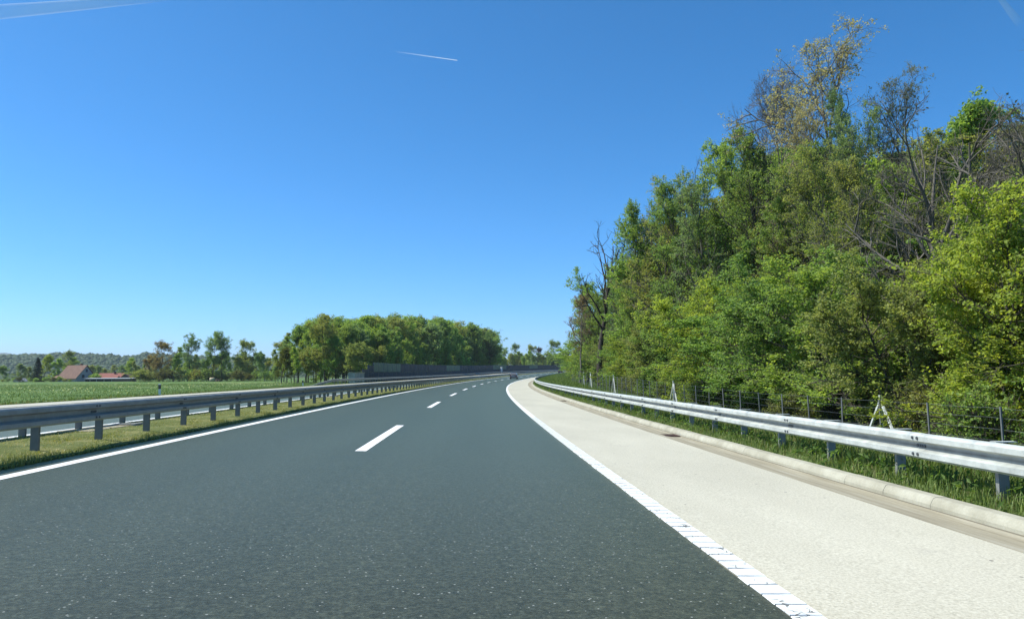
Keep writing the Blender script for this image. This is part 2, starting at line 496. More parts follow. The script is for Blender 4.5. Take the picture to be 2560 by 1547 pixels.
def bearing(px, dist):
    """ground point DIST metres ahead of the viewpoint, PX across as surveyed"""
    u = (px - IMG_W / 2) / F_PX
    return dist * (sy + cy * u), dist * (cy - sy * u)
def tall(ytop, px, dist, zb):
    yh = 939 - (px - 1280) * .0044
    return (yh - ytop) / F_PX * dist * 1.0 + CAM_H - zb

def strip(name, S, O, mat, zf=zroad, dz=0.0, parent=None, jit=0.0, seed=0, smoothf=True):
    S = np.asarray(S, float); O = np.asarray(O, float)
    SS, OO = np.meshgrid(S, O, indexing='ij')
    X, Y = xy(SS, OO); Z = zf(SS, OO) + dz
    if jit:
        Z = Z + np.random.default_rng(seed).normal(0, jit, Z.shape)
    V = np.stack([X, Y, Z], -1).reshape(-1, 3)
    n, m = len(S), len(O)
    i = np.arange(n - 1)[:, None] * m + np.arange(m - 1)[None]
    F = np.stack([i, i + 1, i + m + 1, i + m], -1).reshape(-1, 4)
    uv_ = np.stack([SS, OO], -1).reshape(-1, 2)
    me = mesh_np(name, V, F, mat, smoothf, uv=uv_)
    return obj(name, me, parent)
def srange(a, b, near=1.0, far=8.0):
    out = [a]
    while out[-1] < b:
        d = abs(out[-1] - 5)
        out.append(min(b, out[-1] + min(far, max(near, d * .04))))
    return np.array(out)
S_ALL = srange(-40, 760)

# ------------------------------------------------------------------ setting
# far ground sheet to the horizon
rs = np.r_[0, 200, 500, 900, 1500, 2500, 4000, 7000, 10000, 14000]
an = np.linspace(0, 2 * math.pi, 65)[:-1]
V = [(0, 0, -2.4)] + [(r * math.cos(a), r * math.sin(a), -2.4 + (0 if r < 900 else .0)) for r in rs[1:] for a in an]
F = [(0, 1 + k, 1 + (k + 1) % 64) for k in range(64)]
Q = [(1 + j * 64 + k, 1 + (j + 1) * 64 + k, 1 + (j + 1) * 64 + (k + 1) % 64, 1 + j * 64 + (k + 1) % 64) for j in range(len(rs) - 2) for k in range(64)]
g = obj('ground', mesh_np('ground', np.array(V), [np.array(F), np.array(Q)], M['meadow']))
tag(g, 'wide flat green farmland reaching to the horizon', 'ground', kind='structure')

road = strip('road', S_ALL, [-4.25, -3.8, -2, 0, 2, 3.83], M['asphalt'])
tag(road, 'dark grey two lane asphalt carriageway curving to the right', 'road', kind='structure')
opp = strip('road', S_ALL, [-14.75, -13, -10.7, -8.5, -6.72], M['asphalt_far'])
tag(opp, 'grey opposite carriageway beyond the grass median', 'road', kind='structure')
sh = strip('hard_shoulder', S_ALL, [3.80, 4.6, 5.6, 6.52], M['shoulder'], dz=-.004)
tag(sh, 'pale cream surfaced hard shoulder beside the right lane', 'hard shoulder', kind='structure')
sh2 = strip('hard_shoulder', S_ALL, [-17.12, -16, -14.7], M['shoulder'], dz=-.004)
tag(sh2, 'pale strip of shoulder along the far edge of the opposite carriageway', 'hard shoulder', kind='structure')
es = strip('kerb_strip', S_ALL, [-6.74, -6.52], M['kerb'], dz=.012)
tag(es, 'thin pale concrete edging between median grass and opposite lanes', 'edging', kind='structure')
# gutter: shallow concrete channel, cast in bays with open joints
gut = strip('gutter', S_ALL, [6.50, 6.62, 6.8, 6.99, 7.08], M['gutter'],
            zf=lambda s, o: zroad(s, o) - .035 * np.exp(-((o - 6.9) / .16) ** 2) - .006)
tag(gut, 'tan concrete drainage channel between shoulder and kerb', 'gutter', kind='structure')

# white lines
def line(name, s0, s1, o, w, mat, parent, dz=.004):
    return strip(name, srange(s0, s1), [o - w / 2, o + w / 2], mat, dz=dz, parent=parent)
line('edge_line', -40, 760, -3.79, .20, M['paint'], road)
line('edge_line', 26, 760, 3.93, .20, M['paint_old'], road, dz=.006)
PER, DASH, SD = 18.37, 7.05, 13.8
def place_flat(o, s, oo, dz):
    p = at(s, oo, dz); q = at(s + .5, oo, dz); r = at(s, oo + .5, dz)
    yv = (q - p).normalized(); xv = (r - p).normalized(); zv = xv.cross(yv).normalized(); xv = yv.cross(zv)
    o.matrix_world = Matrix(((xv.x, yv.x, zv.x, p.x), (xv.y, yv.y, zv.y, p.y), (xv.z, yv.z, zv.z, p.z), (0, 0, 0, 1)))
for k in range(-1, 24):
    strip('lane_dash', np.linspace(SD + k * PER, SD + k * PER + DASH, 8), [-.10, .10], M['paint'], dz=.004, parent=road)
line('edge_line', -40, 760, -6.95, .17, M['paint'], opp)
line('edge_line', -40, 760, -14.5, .20, M['paint'], opp)
for k in range(-1, 24):
    strip('lane_dash', np.linspace(5 + k * PER, 5 + k * PER + DASH, 8), [-10.8, -10.62], M['paint'], dz=.004, parent=opp)
# profiled edge line near the camera: separate thermoplastic blocks with open joints
rnd = random.Random(4)
pl = strip('profiled_line_base', np.arange(1.0, 26.01, .5), [3.835, 4.025], M['joint'], dz=.001, parent=road)
blk = []
for i in range(3):
    r = random.Random(i); j = lambda: r.uniform(-.004, .004)
    mb = MB(); mb.add([(-.1 + j(), .004 + j(), 0), (.1 + j(), .004 + j(), 0), (.1 + j(), .213 + j(), 0), (-.1 + j(), .213 + j(), 0),
                       (-.097, .006 + j(), .009), (.097, .006 + j(), .009), (.097, .211 + j(), .007), (-.097, .211 + j(), .007)],
                      [(0, 1, 5, 4), (1, 2, 6, 5), (2, 3, 7, 6), (3, 0, 4, 7), (4, 5, 6, 7)])
    blk.append(mb.mesh('marking_block', M['paint_old']))
s = 1.2
while s < 26:
    o = obj('marking_block', blk[rnd.randrange(3)], pl)
    place_flat(o, s, 3.93 + rnd.uniform(-.004, .004), .002)
    s += .2215

# kerb stones
kerb = strip('kerb', srange(-40, 760), [7.06, 7.08, 7.11, 7.25, 7.26], M['joint'],
             zf=lambda s, o: zroad(s, o) + np.interp(o, [7.06, 7.08, 7.11, 7.25, 7.26], [-.03, .02, .07, .08, -.03]))
tag(kerb, 'low pale concrete kerb along the outer edge of the gutter', 'kerb', kind='structure')
prof = [(-.0, -.06), (.0, .03), (.012, .06), (.04, .105), (.065, .115), (.195, .115), (.205, .10), (.205, -.06)]
kst = {}
for L in (1.0, 2.0, 4.0):
    mb = MB(); mb.prism(prof, .006, L - .006)
    kst[L] = mb.mesh('kerb_stone', M['kerb'])
s = -2.0 + .45
pat = [2, 2, 2, 2, 2, 1, 1, 2, 2, 2, 2, 1, 1]
k = 0
while s < 420:
    L = float(pat[k % len(pat)]) if s < 150 else 4.0
    o = obj('kerb_stone', kst[L], kerb); place_flat(o, s, 7.07, rnd.uniform(-.004, .004)); s += L; k += 1

# soil strips
med = strip('median', S_ALL, np.r_[-6.55, -6.3, np.linspace(-6, -4.6, 6), -4.4, -4.22], M['median'], zf=zground, dz=.015, jit=.008)
tag(med, 'mown grass median strip between the two steel barriers', 'median', kind='structure')
vg = strip('verge', S_ALL, np.r_[7.18, 7.3, 7.45, 7.6, np.linspace(8, 15, 15), 17, 20, 24, 30, 40, 60, 90, 130, 200], M['verge'], zf=zground, dz=-.01, jit=.02, seed=2)
tag(vg, 'rough grass verge sloping down to the wood behind the right barrier', 'verge', kind='structure')
fl = strip('field', srange(-60, 900, 2, 12), -np.r_[17.1, 17.6, 18.2, 19, 20, 22, 25, 29, 34, 40, 50, 65, 85, 110, 150, 200, 260, 340, 440, 560, 720, 900][::1], M['meadow'],
           zf=lambda s, o: zground(s, o) - 2.6 * smooth(-700, -900, o), dz=-.01, jit=.03, seed=3)
tag(fl, 'open green meadow left of the motorway', 'field', kind='structure')

# hills
def ridge(name, label, d0, d1, prof_px, dist, mat, rough, seed):
    rng = np.random.default_rng(seed)
    px = np.linspace(-900, 1500, 260)
    ytop = np.interp(px, [p[0] for p in prof_px], [p[1] for p in prof_px])
    hz = 939 - (px - 1280) * .0044
    Hh = np.maximum((hz - ytop) / F_PX * dist + 1.4, 1)
    rows = []
    ts = np.linspace(0, 1, 15)
    for tt in ts:
        d = dist + (d1 - d0) * (tt - .6)
        bx = np.array([bearing(p, d) for p in px])
        prof_ = np.sin(np.clip(tt / .6, 0, 1) * math.pi / 2) if tt < .6 else np.cos((tt - .6) / .4 * math.pi / 2)
        z = -2.5 + (Hh + 2.5) * prof_ + rng.normal(0, rough, len(px)) * (.3 + prof_)
        rows.append(np.c_[bx, z])
    V = np.concatenate(rows); n, m = len(ts), len(px)
    i = np.arange(n - 1)[:, None] * m + np.arange(m - 1)[None]
    F = np.stack([i, i + 1, i + m + 1, i + m], -1).reshape(-1, 4)
    o = obj(name, mesh_np(name, V, F, mat, True))
    tag(o, label, 'hill', kind='structure')
    return o
ridge('hill', 'wooded green ridge behind the farmhouse', 0, 700, [(-900, 890), (-100, 900), (0, 893), (30, 892), (120, 889), (200, 889), (290, 893), (330, 895), (370, 889), (430, 891), (520, 895), (700, 905), (1500, 930)], 1500, M['hill'], 1.6, 1)
ridge('hill', 'blue far hills on the left horizon', 0, 3000, [(-900, 878), (-200, 880), (0, 883.5), (25, 884), (42, 889), (75, 884.5), (110, 886), (160, 890), (400, 900), (1500, 935)], 6500, M['hill'], 5, 2)

# ------------------------------------------------------------------ steel barriers
WPROF = [(.018, .318), (.035, .316), (.064, .304), (.083, .280), (.083, .222), (.004, .190), (.004, .122), (.083, .088), (.083, .028), (.052, .001), (.030, .0)]
def beam_mesh(L, mat, flip=1):
    """W beam: the face lies towards -x (flip=1) or +x"""
    P = np.array(WPROF); back = P.copy(); back[:, 0] -= .006
    V = []
    for y in (0, L):
        V += [(-flip * p[0], y, p[1]) for p in P]
    for y in (0, L):
        V += [(-flip * p[0], y, p[1]) for p in back]
    n = len(P)
    F = [(i, i + 1, n + i + 1, n + i) for i in range(n - 1)] + [(2 * n + i, 3 * n + i, 3 * n + i + 1, 2 * n + i + 1) for i in range(n - 1)]
    F += [(0, n, 3 * n, 2 * n), (n - 1, 3 * n - 1, 4 * n - 1, 2 * n - 1)]
    F += [(i, 2 * n + i, 2 * n + i + 1, i + 1) for i in range(n - 1)] + [(n + i, n + i + 1, 3 * n + i + 1, 3 * n + i) for i in range(n - 1)]
    me = MB(); me.add(V, F); return me.mesh('beam', mat)
def post_mesh(h, mat, flip=1):
    """C section post, 0.12 deep, open towards the traffic it faces away from"""
    mb = MB()
    a = flip
    mb.box(min(0, a * .006), max(0, a * .006), 0, .055, -.5, h)
    mb.box(min(0, a * .12), max(0, a * .12), 0, .006, -.5, h) if False else mb.box(min(a * .006, a * .12), max(a * .006, a * .12), 0, .006, -.5, h)
    mb.box(min(a * .114, a * .12), max(a * .114, a * .12), .006, .055, -.5, h)
    return mb.mesh('post', mat)
def bracket_mesh(mat, flip=1, depth=.24):
    mb = MB(); a = flip
    mb.box(min(0, a * depth), max(0, a * depth), -.03, .07, .318, .325)
    mb.box(min(a * .0, a * .06), max(a * .0, a * .06), -.006, .0, .06, .31)
    return mb.mesh('bracket', mat)
bolt_me = MB().cyl((0, 0, 0), (-.014, 0, 0), .019, 8).mesh('bolt', M['bolt'])
bolt_me2 = MB().cyl((0, 0, 0), (.014, 0, 0), .019, 8).mesh('bolt', M['bolt'])
def guard_rail(label, face, o0, s0, s1, seam0, post0, mat, pmat, flip, gfun, bolts_to=0, brackets=True, ramp=None, group=None, beam_z=.44, dash_post=2.0):
    root = empty('guard_rail', at(s0, o0))
    tag(root, label, 'guard rail', group)
    inv = Matrix.Translation(-root.location)
    bm_, pm_, km_ = beam_mesh(4.03, mat, flip), post_mesh(beam_z + .27, pmat, flip), bracket_mesh(mat, flip)
    def put(o, s, oo, z, ang=0.0, sl=0.0):
        p = at(s, oo); th = float(head(s)) + ang
        o.rotation_euler = (sl, 0, -th)
        o.location = p - root.location + Vector((0, 0, z))
    rr = random.Random(int(abs(o0) * 100))
    s = seam0
    while s < s1:
        if s >= s0 - .01:
            p, q = at(s, face), at(s + 4, face)
            z0 = z1 = beam_z
            if ramp:
                f0, f1 = min(1, (s - ramp[0]) / (ramp[1] - ramp[0])), min(1, (s + 4 - ramp[0]) / (ramp[1] - ramp[0]))
                z0, z1 = -.42 + (beam_z + .42) * f0, -.42 + (beam_z + .42) * f1
            sl = math.atan2(q.z + z1 - p.z - z0, 4)
            th = math.atan2(q.x - p.x, q.y - p.y)
            b = obj('beam', bm_, root)
            b.rotation_euler = (sl, 0, -th); b.location = p - root.location + Vector((0, 0, z0 + rr.uniform(-.004, .004)))
            if s < bolts_to:
                for bz in (.255, .058):
                    for by in (.06, .16):
                        k = obj('bolt', bolt_me if flip > 0 else bolt_me2, b); k.location = (-flip * .083, by, bz)
                for by in (.03, .08, .13, .18):
                    k = obj('bolt', bolt_me if flip > 0 else bolt_me2, b); k.location = (-flip * .004, by, .155)
        s += 4
    s = post0
    while s < s1:
        if s >= s0 + (12 if ramp and s < ramp[1] else 0):
            g_ = float(gfun(np.array([s]), np.array([o0]))[0])
            p = obj('post', pm_, root); put(p, s, face + flip * .03, .0)
            if brackets:
                k = obj('bracket', km_, root); put(k, s, face, beam_z)
        s += dash_post
    return root
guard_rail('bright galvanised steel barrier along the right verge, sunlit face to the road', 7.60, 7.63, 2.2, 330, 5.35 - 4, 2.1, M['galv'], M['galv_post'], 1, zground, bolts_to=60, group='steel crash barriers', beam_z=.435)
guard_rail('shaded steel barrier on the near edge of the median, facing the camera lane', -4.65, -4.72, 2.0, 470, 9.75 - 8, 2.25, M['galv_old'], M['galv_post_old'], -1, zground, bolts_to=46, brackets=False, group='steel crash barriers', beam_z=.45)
guard_rail('second median barrier on the far grass edge, its back turned to the camera', -6.42, -6.35, 2.0, 470, 3.0, 4.7, M['galv_old'], M['galv_post_old'], 1, zground, brackets=False, group='steel crash barriers', beam_z=.303)
guard_rail('outer barrier of the opposite carriageway that slopes into the ground before the noise wall', -17.75, -17.85, 83.0, 480, 83.0, 84.5, M['galv_old'], M['galv_post_old'], -1, zground, brackets=False, ramp=(83, 95), group='steel crash barriers', beam_z=.36)

# drain grates in the gutter
def grate(s, label):
    root = empty('drain_grate', at(s, 6.78, -.02), -float(head(s)))
    tag(root, label, 'drain grate', 'drain grates in the gutter')
    mb = MB(); mb.box(-.25, .25, -.3, -.27, -.05, .012); mb.box(-.25, .25, .27, .3, -.05, .012); mb.box(-.25, -.22, -.27, .27, -.05, .012); mb.box(.22, .25, -.27, .27, -.05, .012)
    mb.build('frame', M['rust'], root)
    sl = MB().box(-.22, .22, -.012, .012, -.03, .006).mesh('slat', M['rust'])
    for i in range(9):
        k = obj('slat', sl, root); k.location = (0, -.232 + i * .058, 0)
    MB().box(-.22, .22, -.27, .27, -.06, -.045).build('pit', M['black_plastic'], root)
grate(19.1, 'rusty drain grate in the gutter, the nearer one')
grate(45.2, 'drain grate in the gutter further along, before the bend')

# drain slabs in the median
def inlet(s, L, label):
    root = empty('drain_inlet', at(s, -6.05, .03), -float(head(s)))
    tag(root, label, 'drain inlet', 'concrete inlets in the median')
    MB().box(-.40, .30, 0, L, -.1, .06).build('slab', M['gutter'], root, bevel=.01)
    MB().box(.31, .40, L - .35, L + .1, -.1, .10).build('upstand', M['concrete'], root, bevel=.01)
    MB().box(-.1, .25, L - .3, L - .05, .075, .09).build('cover', M['galv_old'], root)
inlet(16.1, 2.1, 'pale concrete drain slab in the median grass between the barriers, nearest')
inlet(39.9, 2.2, 'small pale drain slab further along the median')

# delineator posts
dp = empty('delineator_post', (0, 0, 0))
mb = MB(); mb.prism([(-.06, 0), (.06, 0), (.035, .10), (-.035, .10)], -.25, .70, 'z'); mb.build('shaft', M['white_plastic'], dp)
mb = MB(); mb.prism([(-.06, 0), (.06, 0), (.035, .10), (-.035, .10)], .96, 1.02, 'z'); mb.build('cap', M['white_plastic'], dp)
mb = MB(); mb.prism([(-.061, -.001), (.061, -.001), (.036, .101), (-.036, .101)], .70, .96, 'z'); mb.build('band', M['black_plastic'], dp)
mb = MB().box(-.025, .025, -.012, 0, .76, .92); mb.build('reflector', M['reflector'], dp)
def delin(s, o, label, first=False, h=1.0):
    d = dp if first else copy_tree(dp)
    d.location = at(s, o, -.12, True); d.rotation_euler = (0, rad(-1.5), -float(head(s)) + .5); d.scale = (1.25, 1.25, h)
    tag(d, label, 'delineator post', 'delineator posts on the left verge')
delin(49.5, -18.35, 'white delineator post with black band, nearer on the left verge', True, 1.0)
delin(83.5, -18.15, 'white delineator post beside the start of the sloping barrier', False, .95)

# ------------------------------------------------------------------ noise wall
nw = empty('noise_barrier', at(119, -20, 0))
tag(nw, 'long dark slate noise wall with green panels behind the opposite lanes', 'noise barrier')
def npanel(name, z0, z1, mat):
    return MB().box(-.06, .06, .09, 3.91, z0, z1).mesh(name, mat)
pm = {('low', 'd'): npanel('panel', -.6, 1.78, M['panel_dark']), ('up', 'd'): npanel('panel', 1.82, 3.40, M['panel_dark']), ('up', 'g'): npanel('panel', 1.82, 3.40, M['panel_green'])}
step1 = npanel('panel', -.6, 2.2, M['panel_dark']); step2 = npanel('panel', 1.82, 2.85, M['panel_dark'])
ppost = {h: MB().box(-.10, .085, -.08, .08, -.6, h).mesh('post', M['barrier_post']) for h in (1.9, 2.3, 2.95, 3.45)}
GREEN = [(131, 154), (210, 230), (286, 309), (354, 369), (410, 430)]
def nput(o, s, z=0.0):
    p, q = at(s, -20, 0, True), at(s + 4, -20, 0, True)
    o.location = p - nw.location + Vector((0, 0, z)); o.rotation_euler = (math.atan2(q.z - p.z, 4), 0, -math.atan2(q.x - p.x, q.y - p.y))
s = 123.0
ZB = .12
while s < 438:
    if s < 126.9:
        nput(obj('panel', step1, nw), s, ZB)
    else:
        nput(obj('panel', pm['low', 'd'], nw), s, ZB)
        if s < 130.9: nput(obj('panel', step2, nw), s, ZB)
        elif s < 432:
            gcol = any(a - 1 <= s < b - 1 for a, b in GREEN)
            nput(obj('panel', pm['up', 'g' if gcol else 'd'], nw), s, ZB)
    h = 2.3 if s < 126.9 else 2.95 if s < 130.9 else 3.45 if s < 433 else 1.9
    nput(obj('post', ppost[h], nw), s, ZB)
    s += 4
e_ = obj('end_block', MB().box(-.5, .5, 0, 6.6, -.6, 1.62).mesh('end_block', M['concrete']), nw); nput(e_, 115.6, ZB)
e_ = obj('coping', MB().box(-.56, .56, -.05, 6.65, 1.625, 1.70).mesh('coping', M['kerb']), nw); nput(e_, 115.6, ZB)
# white equipment cabinet in front of the wall
cb = empty('roadside_cabinet', at(297, -18.9, 0, True), -float(head(297)) - .6)
tag(cb, 'tall slim white roadside cabinet standing in front of the noise wall', 'cabinet')
MB().box(-.40, .40, -.36, .36, -.3, .50).build('plinth', M['concrete'], cb)
MB().box(-.34, .34, -.30, .30, .50, 2.70).build('body', M['white_plastic'], cb, bevel=.02)
MB().box(-.27, .27, -.315, -.302, .7, 2.5).build('door', M['white_plastic'], cb)
MB().box(-.37, .37, -.33, .33, 2.70, 2.76).build('lid', M['roof_grey'], cb)

# ------------------------------------------------------------------ wire fence along the wood
FO = 13.0
fs = [11.0, 13.35, 15.65] + [16.0 + 2.27 * i for i in range(1, 44)]
wf = empty('wire_fence', at(11, FO, 0, True))
tag(wf, 'thin wire mesh fence on grey steel posts in front of the wood', 'fence')
FH = 1.62
fpm = MB().box(-.018, .018, -.018, .018, -.5, FH).mesh('post', M['fence_post'])
zf_ = lambda s: float(zground(np.array([s]), np.array([FO]))[0])
for i, s in enumerate(fs):
    o = obj('post', fpm, wf); p = at(s, FO, 0, True); o.location = p - wf.location; o.rotation_euler = (rnd.uniform(-.02, .02), rnd.uniform(-.05, -.01), rnd.uniform(0, 1))
def wire_strip(zs, r, s0, s1):
    ss = np.arange(s0, s1, 1.1); V = []; F = []
    for z in zs:
        b = len(V)
        for j, s in enumerate(ss):
            p = at(s, FO, 0, True) - wf.location + Vector((0, 0, z + .012 * math.sin(s * 2.7 + z)))
            V += [p + Vector((-r, 0, -r)), p + Vector((r, 0, -r)), p + Vector((0, 0, r))]
            if j:
                q = b + 3 * j
                F += [(q - 3 + a, q - 3 + (a + 1) % 3, q + (a + 1) % 3, q + a) for a in range(3)]
    mb = MB(); mb.add(V, F); return mb
for z in (.12, .30, .48, .68, .90, 1.14, 1.38, 1.58):
    wire_strip([z], .0026, 9.5, 100).build('wire', M['wire'], wf)
V = []; F = []
for s in np.arange(9.5, 42, .16):
    p = at(s, FO, 0, True) - wf.location; b = len(V)
    for z in (.05, 1.58):
        V += [p + Vector((-.0025, 0, z)), p + Vector((.0025, .001, z)), p + Vector((0, .004, z))]
    F += [(b + a, b + (a + 1) % 3, b + 3 + (a + 1) % 3, b + 3 + a) for a in range(3)]
vw = MB(); vw.add(V, F); vw = vw.build('stay_wires', M['wire'], wf); vw['kind'] = 'stuff'
for sb in (20.55, 43.6, 66.0, 84.0, 92.0):
    p = at(sb, FO, 0, True) - wf.location
    a = MB().bar(p + Vector((0, 0, -.3)), p + Vector((0, 0, FH + .12)), .06).build('brace_post', M['white_galv'], wf)
    for ds in (-1.25, 1.25):
        q = at(sb + ds, FO - .02, 0, True) - wf.location
        MB().bar(p + Vector((0, 0, FH - .02)), q + Vector((0, 0, -.05)), .055).build('brace', M['white_galv'], wf)

# ------------------------------------------------------------------ trees
def unit(v): return v / (np.linalg.norm(v, axis=-1, keepdims=True) + 1e-9)
def grow(rng, start, d, L, nseg, wander, tropism):
    N = len(start); P = np.zeros((N, nseg + 1, 3)); P[:, 0] = start; dd = unit(d)
    for k in range(nseg):
        dd = unit(dd + rng.normal(0, wander, (N, 3)) + np.array([0, 0, tropism]))
        P[:, k + 1] = P[:, k] + dd * (L / nseg)[:, None]
    return P
def tubes(P, r0, r1, m):
    N, K, _ = P.shape
    T = np.zeros_like(P); T[:, 1:-1] = P[:, 2:] - P[:, :-2]; T[:, 0] = P[:, 1] - P[:, 0]; T[:, -1] = P[:, -1] - P[:, -2]
    T = unit(T); ref = np.where(np.abs(T[..., 2:3]) > .9, np.array([1., 0, 0]), np.array([0., 0, 1]))
    U = unit(np.cross(T, ref)); W = np.cross(T, U)
    rr = r0[:, None] * (1 - np.linspace(0, 1, K))[None] + r1[:, None] * np.linspace(0, 1, K)[None]
    a = np.arange(m) * 2 * math.pi / m
    V = P[:, :, None] + rr[:, :, None, None] * (np.cos(a)[None, None, :, None] * U[:, :, None] + np.sin(a)[None, None, :, None] * W[:, :, None])
    base = (np.arange(N)[:, None, None] * K + np.arange(K - 1)[None, :, None]) * m
    j = np.arange(m)[None, None]; j2 = (j + 1) % m
    F = np.stack([base + j, base + j2, base + m + j2, base + m + j], -1).reshape(-1, 4)
    return V.reshape(-1, 3), F
def sample(rng, P, n, t0, t1, power=1.0):
    """n children per branch: positions, parent directions, t"""
    N, K, _ = P.shape
    idx = np.repeat(np.arange(N), n); t = t0 + (t1 - t0) * rng.random(N * n) ** power
    f = t * (K - 1); k = np.clip(f.astype(int), 0, K - 2); w = (f - k)[:, None]
    pos = P[idx, k] * (1 - w) + P[idx, k + 1] * w
    return pos, unit(P[idx, k + 1] - P[idx, k]), t, idx
def deviate(rng, d, ang):
    r = rng.normal(0, 1, d.shape); r = unit(r - (r * d).sum(-1, keepdims=True) * d)
    return unit(d * np.cos(ang)[:, None] + r * np.sin(ang)[:, None])
def leaf_quads(rng, pos, out, size, flat=.6, aspect=.62):
    N = len(pos)
    n = unit(rng.normal(0, 1, (N, 3)) * (1 - flat) + np.array([0, 0, 1.0]) * flat)
    a = rng.normal(0, 1, (N, 3)) + out * .8; a = unit(a - (a * n).sum(-1, keepdims=True) * n)
    b = np.cross(n, a); L = size * rng.uniform(.6, 1.35, N)[:, None]
    V = np.stack([pos - a * L * .5, pos + b * L * aspect * .5 + n * L * .12, pos + a * L * .5, pos - b * L * aspect * .5 + n * L * .12], 1).reshape(-1, 3)
    return V, np.arange(N * 4).reshape(-1, 4)
def tree_meshes(name, seed, H, clear, R, env, limbs, subs, twigs, leaves, lsize, tr=.2, up=.12, ang=(45, 75), twist=.13, lean=.03,
                stems=1, clump=.55, flat=.55, twig4=0, jit=.18, barkm='bark', droop=0.0, lt0=.1, trunk_top=1.0, leaf_zmax=None, sub_k=.45, leaf_r=None):
    rng = np.random.default_rng(seed); Vs = []; Fs = []; nv = 0
    def put(P, r0, r1, m):
        nonlocal nv
        V, F = tubes(P, r0, r1, m); Vs.append(V); Fs.append(F + nv); nv += len(V)
    st = np.zeros((stems, 3)); sd = np.tile([0, 0, 1.0], (stems, 1))
    if stems > 1:
        st[:, :2] = rng.normal(0, R * .06, (stems, 2)); sd = unit(sd + np.c_[rng.normal(0, .28, (stems, 2)), np.zeros(stems)])
    sd = unit(sd + np.c_[rng.normal(0, lean, (stems, 2)), np.zeros(stems)])
    TH = H * trunk_top * (rng.uniform(.75, 1, stems) if stems > 1 else np.ones(1))
    T = grow(rng, st, sd, TH, 10, .05, .05)
    put(T, np.full(stems, tr / math.sqrt(stems) ** .7), np.full(stems, .02), 7)
    pos, d, t, idx = sample(rng, T, limbs, clear / trunk_top, .97, .85)
    hfrac = np.clip((pos[:, 2] / H - clear) / (1 - clear), 0, 1)
    L1 = R * np.interp(hfrac, *env) * rng.uniform(.65, 1.15, len(pos))
    an_ = np.radians(np.interp(hfrac, [0, 1], [ang[1], ang[0]]) + rng.normal(0, 9, len(pos)))
    B1 = grow(rng, pos, deviate(rng, d, an_), L1, 6, twist, up)
    r1 = np.clip(tr * .42 * (L1 / R) * (1.1 - .6 * hfrac), .018, None)
    put(B1, r1, r1 * .25, 5)
    pos, d, t, idx = sample(rng, B1, subs, .18, 1.0)
    L2 = L1[idx] * sub_k * (1.15 - .6 * t) * rng.uniform(.6, 1.25, len(pos)) + .12
    B2 = grow(rng, pos, deviate(rng, d, np.radians(rng.uniform(25, 62, len(pos)))), L2, 4, twist * 1.2, up * .6 - droop)
    r2 = np.clip(r1[idx] * .42, .010, None)
    put(B2, r2, r2 * .35, 4)
    pos, d, t, idx = sample(rng, B2, twigs, .15, 1.0)
    L3 = L2[idx] * .5 * (1.15 - .5 * t) * rng.uniform(.6, 1.3, len(pos)) + .12
    B3 = grow(rng, pos, deviate(rng, d, np.radians(rng.uniform(22, 60, len(pos)))), L3, 2, twist * 1.2, up * .5 - droop)
    put(B3, np.clip(r2[idx] * .5, .007, .02), np.full(len(B3), .0045), 3)
    last = B3
    if twig4:
        pos, d, t, idx = sample(rng, B3, twig4, .15, 1.0)
        L4 = L3[idx] * .55 * rng.uniform(.6, 1.3, len(pos)) + .08
        B4 = grow(rng, pos, deviate(rng, d, np.radians(rng.uniform(20, 55, len(pos)))), L4, 2, twist, up * .6)
        put(B4, np.full(len(B4), .0065), np.full(len(B4), .004), 3)
        last = B4
    trunk = mesh_np('trunk', np.concatenate(Vs), np.concatenate(Fs), M[barkm], True)
    crown = None
    if leaves:
        last = last[rng.random(len(last)) < clump]
        per = max(1, int(round(leaves / len(last))))
        pos, d, t, idx = sample(rng, last, per, lt0, 1.08)
        if leaves < len(last):
            keep = rng.random(len(pos)) < leaves / len(last); pos, d, idx = pos[keep], d[keep], idx[keep]
        pos = pos + rng.normal(0, jit, pos.shape) * np.array([1, 1, .6])
        if leaf_zmax: 
            k = pos[:, 2] < H * leaf_zmax * rng.uniform(.8, 1.05, len(pos)); pos, d, idx = pos[k], d[k], idx[k]
        pos[:, 2] = np.maximum(pos[:, 2], .05)
        V, F = leaf_quads(rng, pos, d, lsize, flat)
        bt = rng.random(len(last))[idx]
        tint = np.clip(.5 + .62 * (bt - .5) + rng.normal(0, .15, len(pos)), 0, 1)
        crown = mesh_np('crown', V, F, M['leaf'], False, {'tint': np.repeat(tint, 4)})
    zs = np.concatenate(Vs)[:, 2] if crown is None or leaves < 3000 and name in ('bare', 'bare_fork', 'dead') else V[:, 2]
    return trunk, crown, float(np.quantile(zs, .975))
ENV_OVAL = ([0, .2, .5, .8, 1], [.75, 1, .95, .6, .22])
ENV_OPEN = ([0, .25, .6, .85, 1], [.85, 1, .85, .6, .3])
ENV_LOW = ([0, .15, .5, .8, 1], [1, 1, .85, .55, .2])
ENV_TALL = ([0, .3, .6, 1], [.8, 1, .8, .3])
PT = {}
def proto(key, *a, **k): PT[key] = tree_meshes(key, *a, **k)
proto('full1', 11, 14, .12, 4.2, ENV_OVAL, 30, 9, 6, 32000, .185, tr=.19, jit=.15)
proto('full2', 12, 15, .16, 4.6, ENV_OPEN, 28, 10, 6, 32000, .19, tr=.2, jit=.15, up=.18)
proto('horn1', 21, 8, .03, 3.3, ENV_LOW, 20, 9, 7, 46000, .115, tr=.10, stems=2, flat=.5, jit=.09, ang=(40, 82), up=.05)
proto('horn2', 22, 7.5, .03, 3.6, ENV_LOW, 22, 9, 7, 46000, .112, tr=.10, stems=2, flat=.5, jit=.09, ang=(38, 80), up=.06)
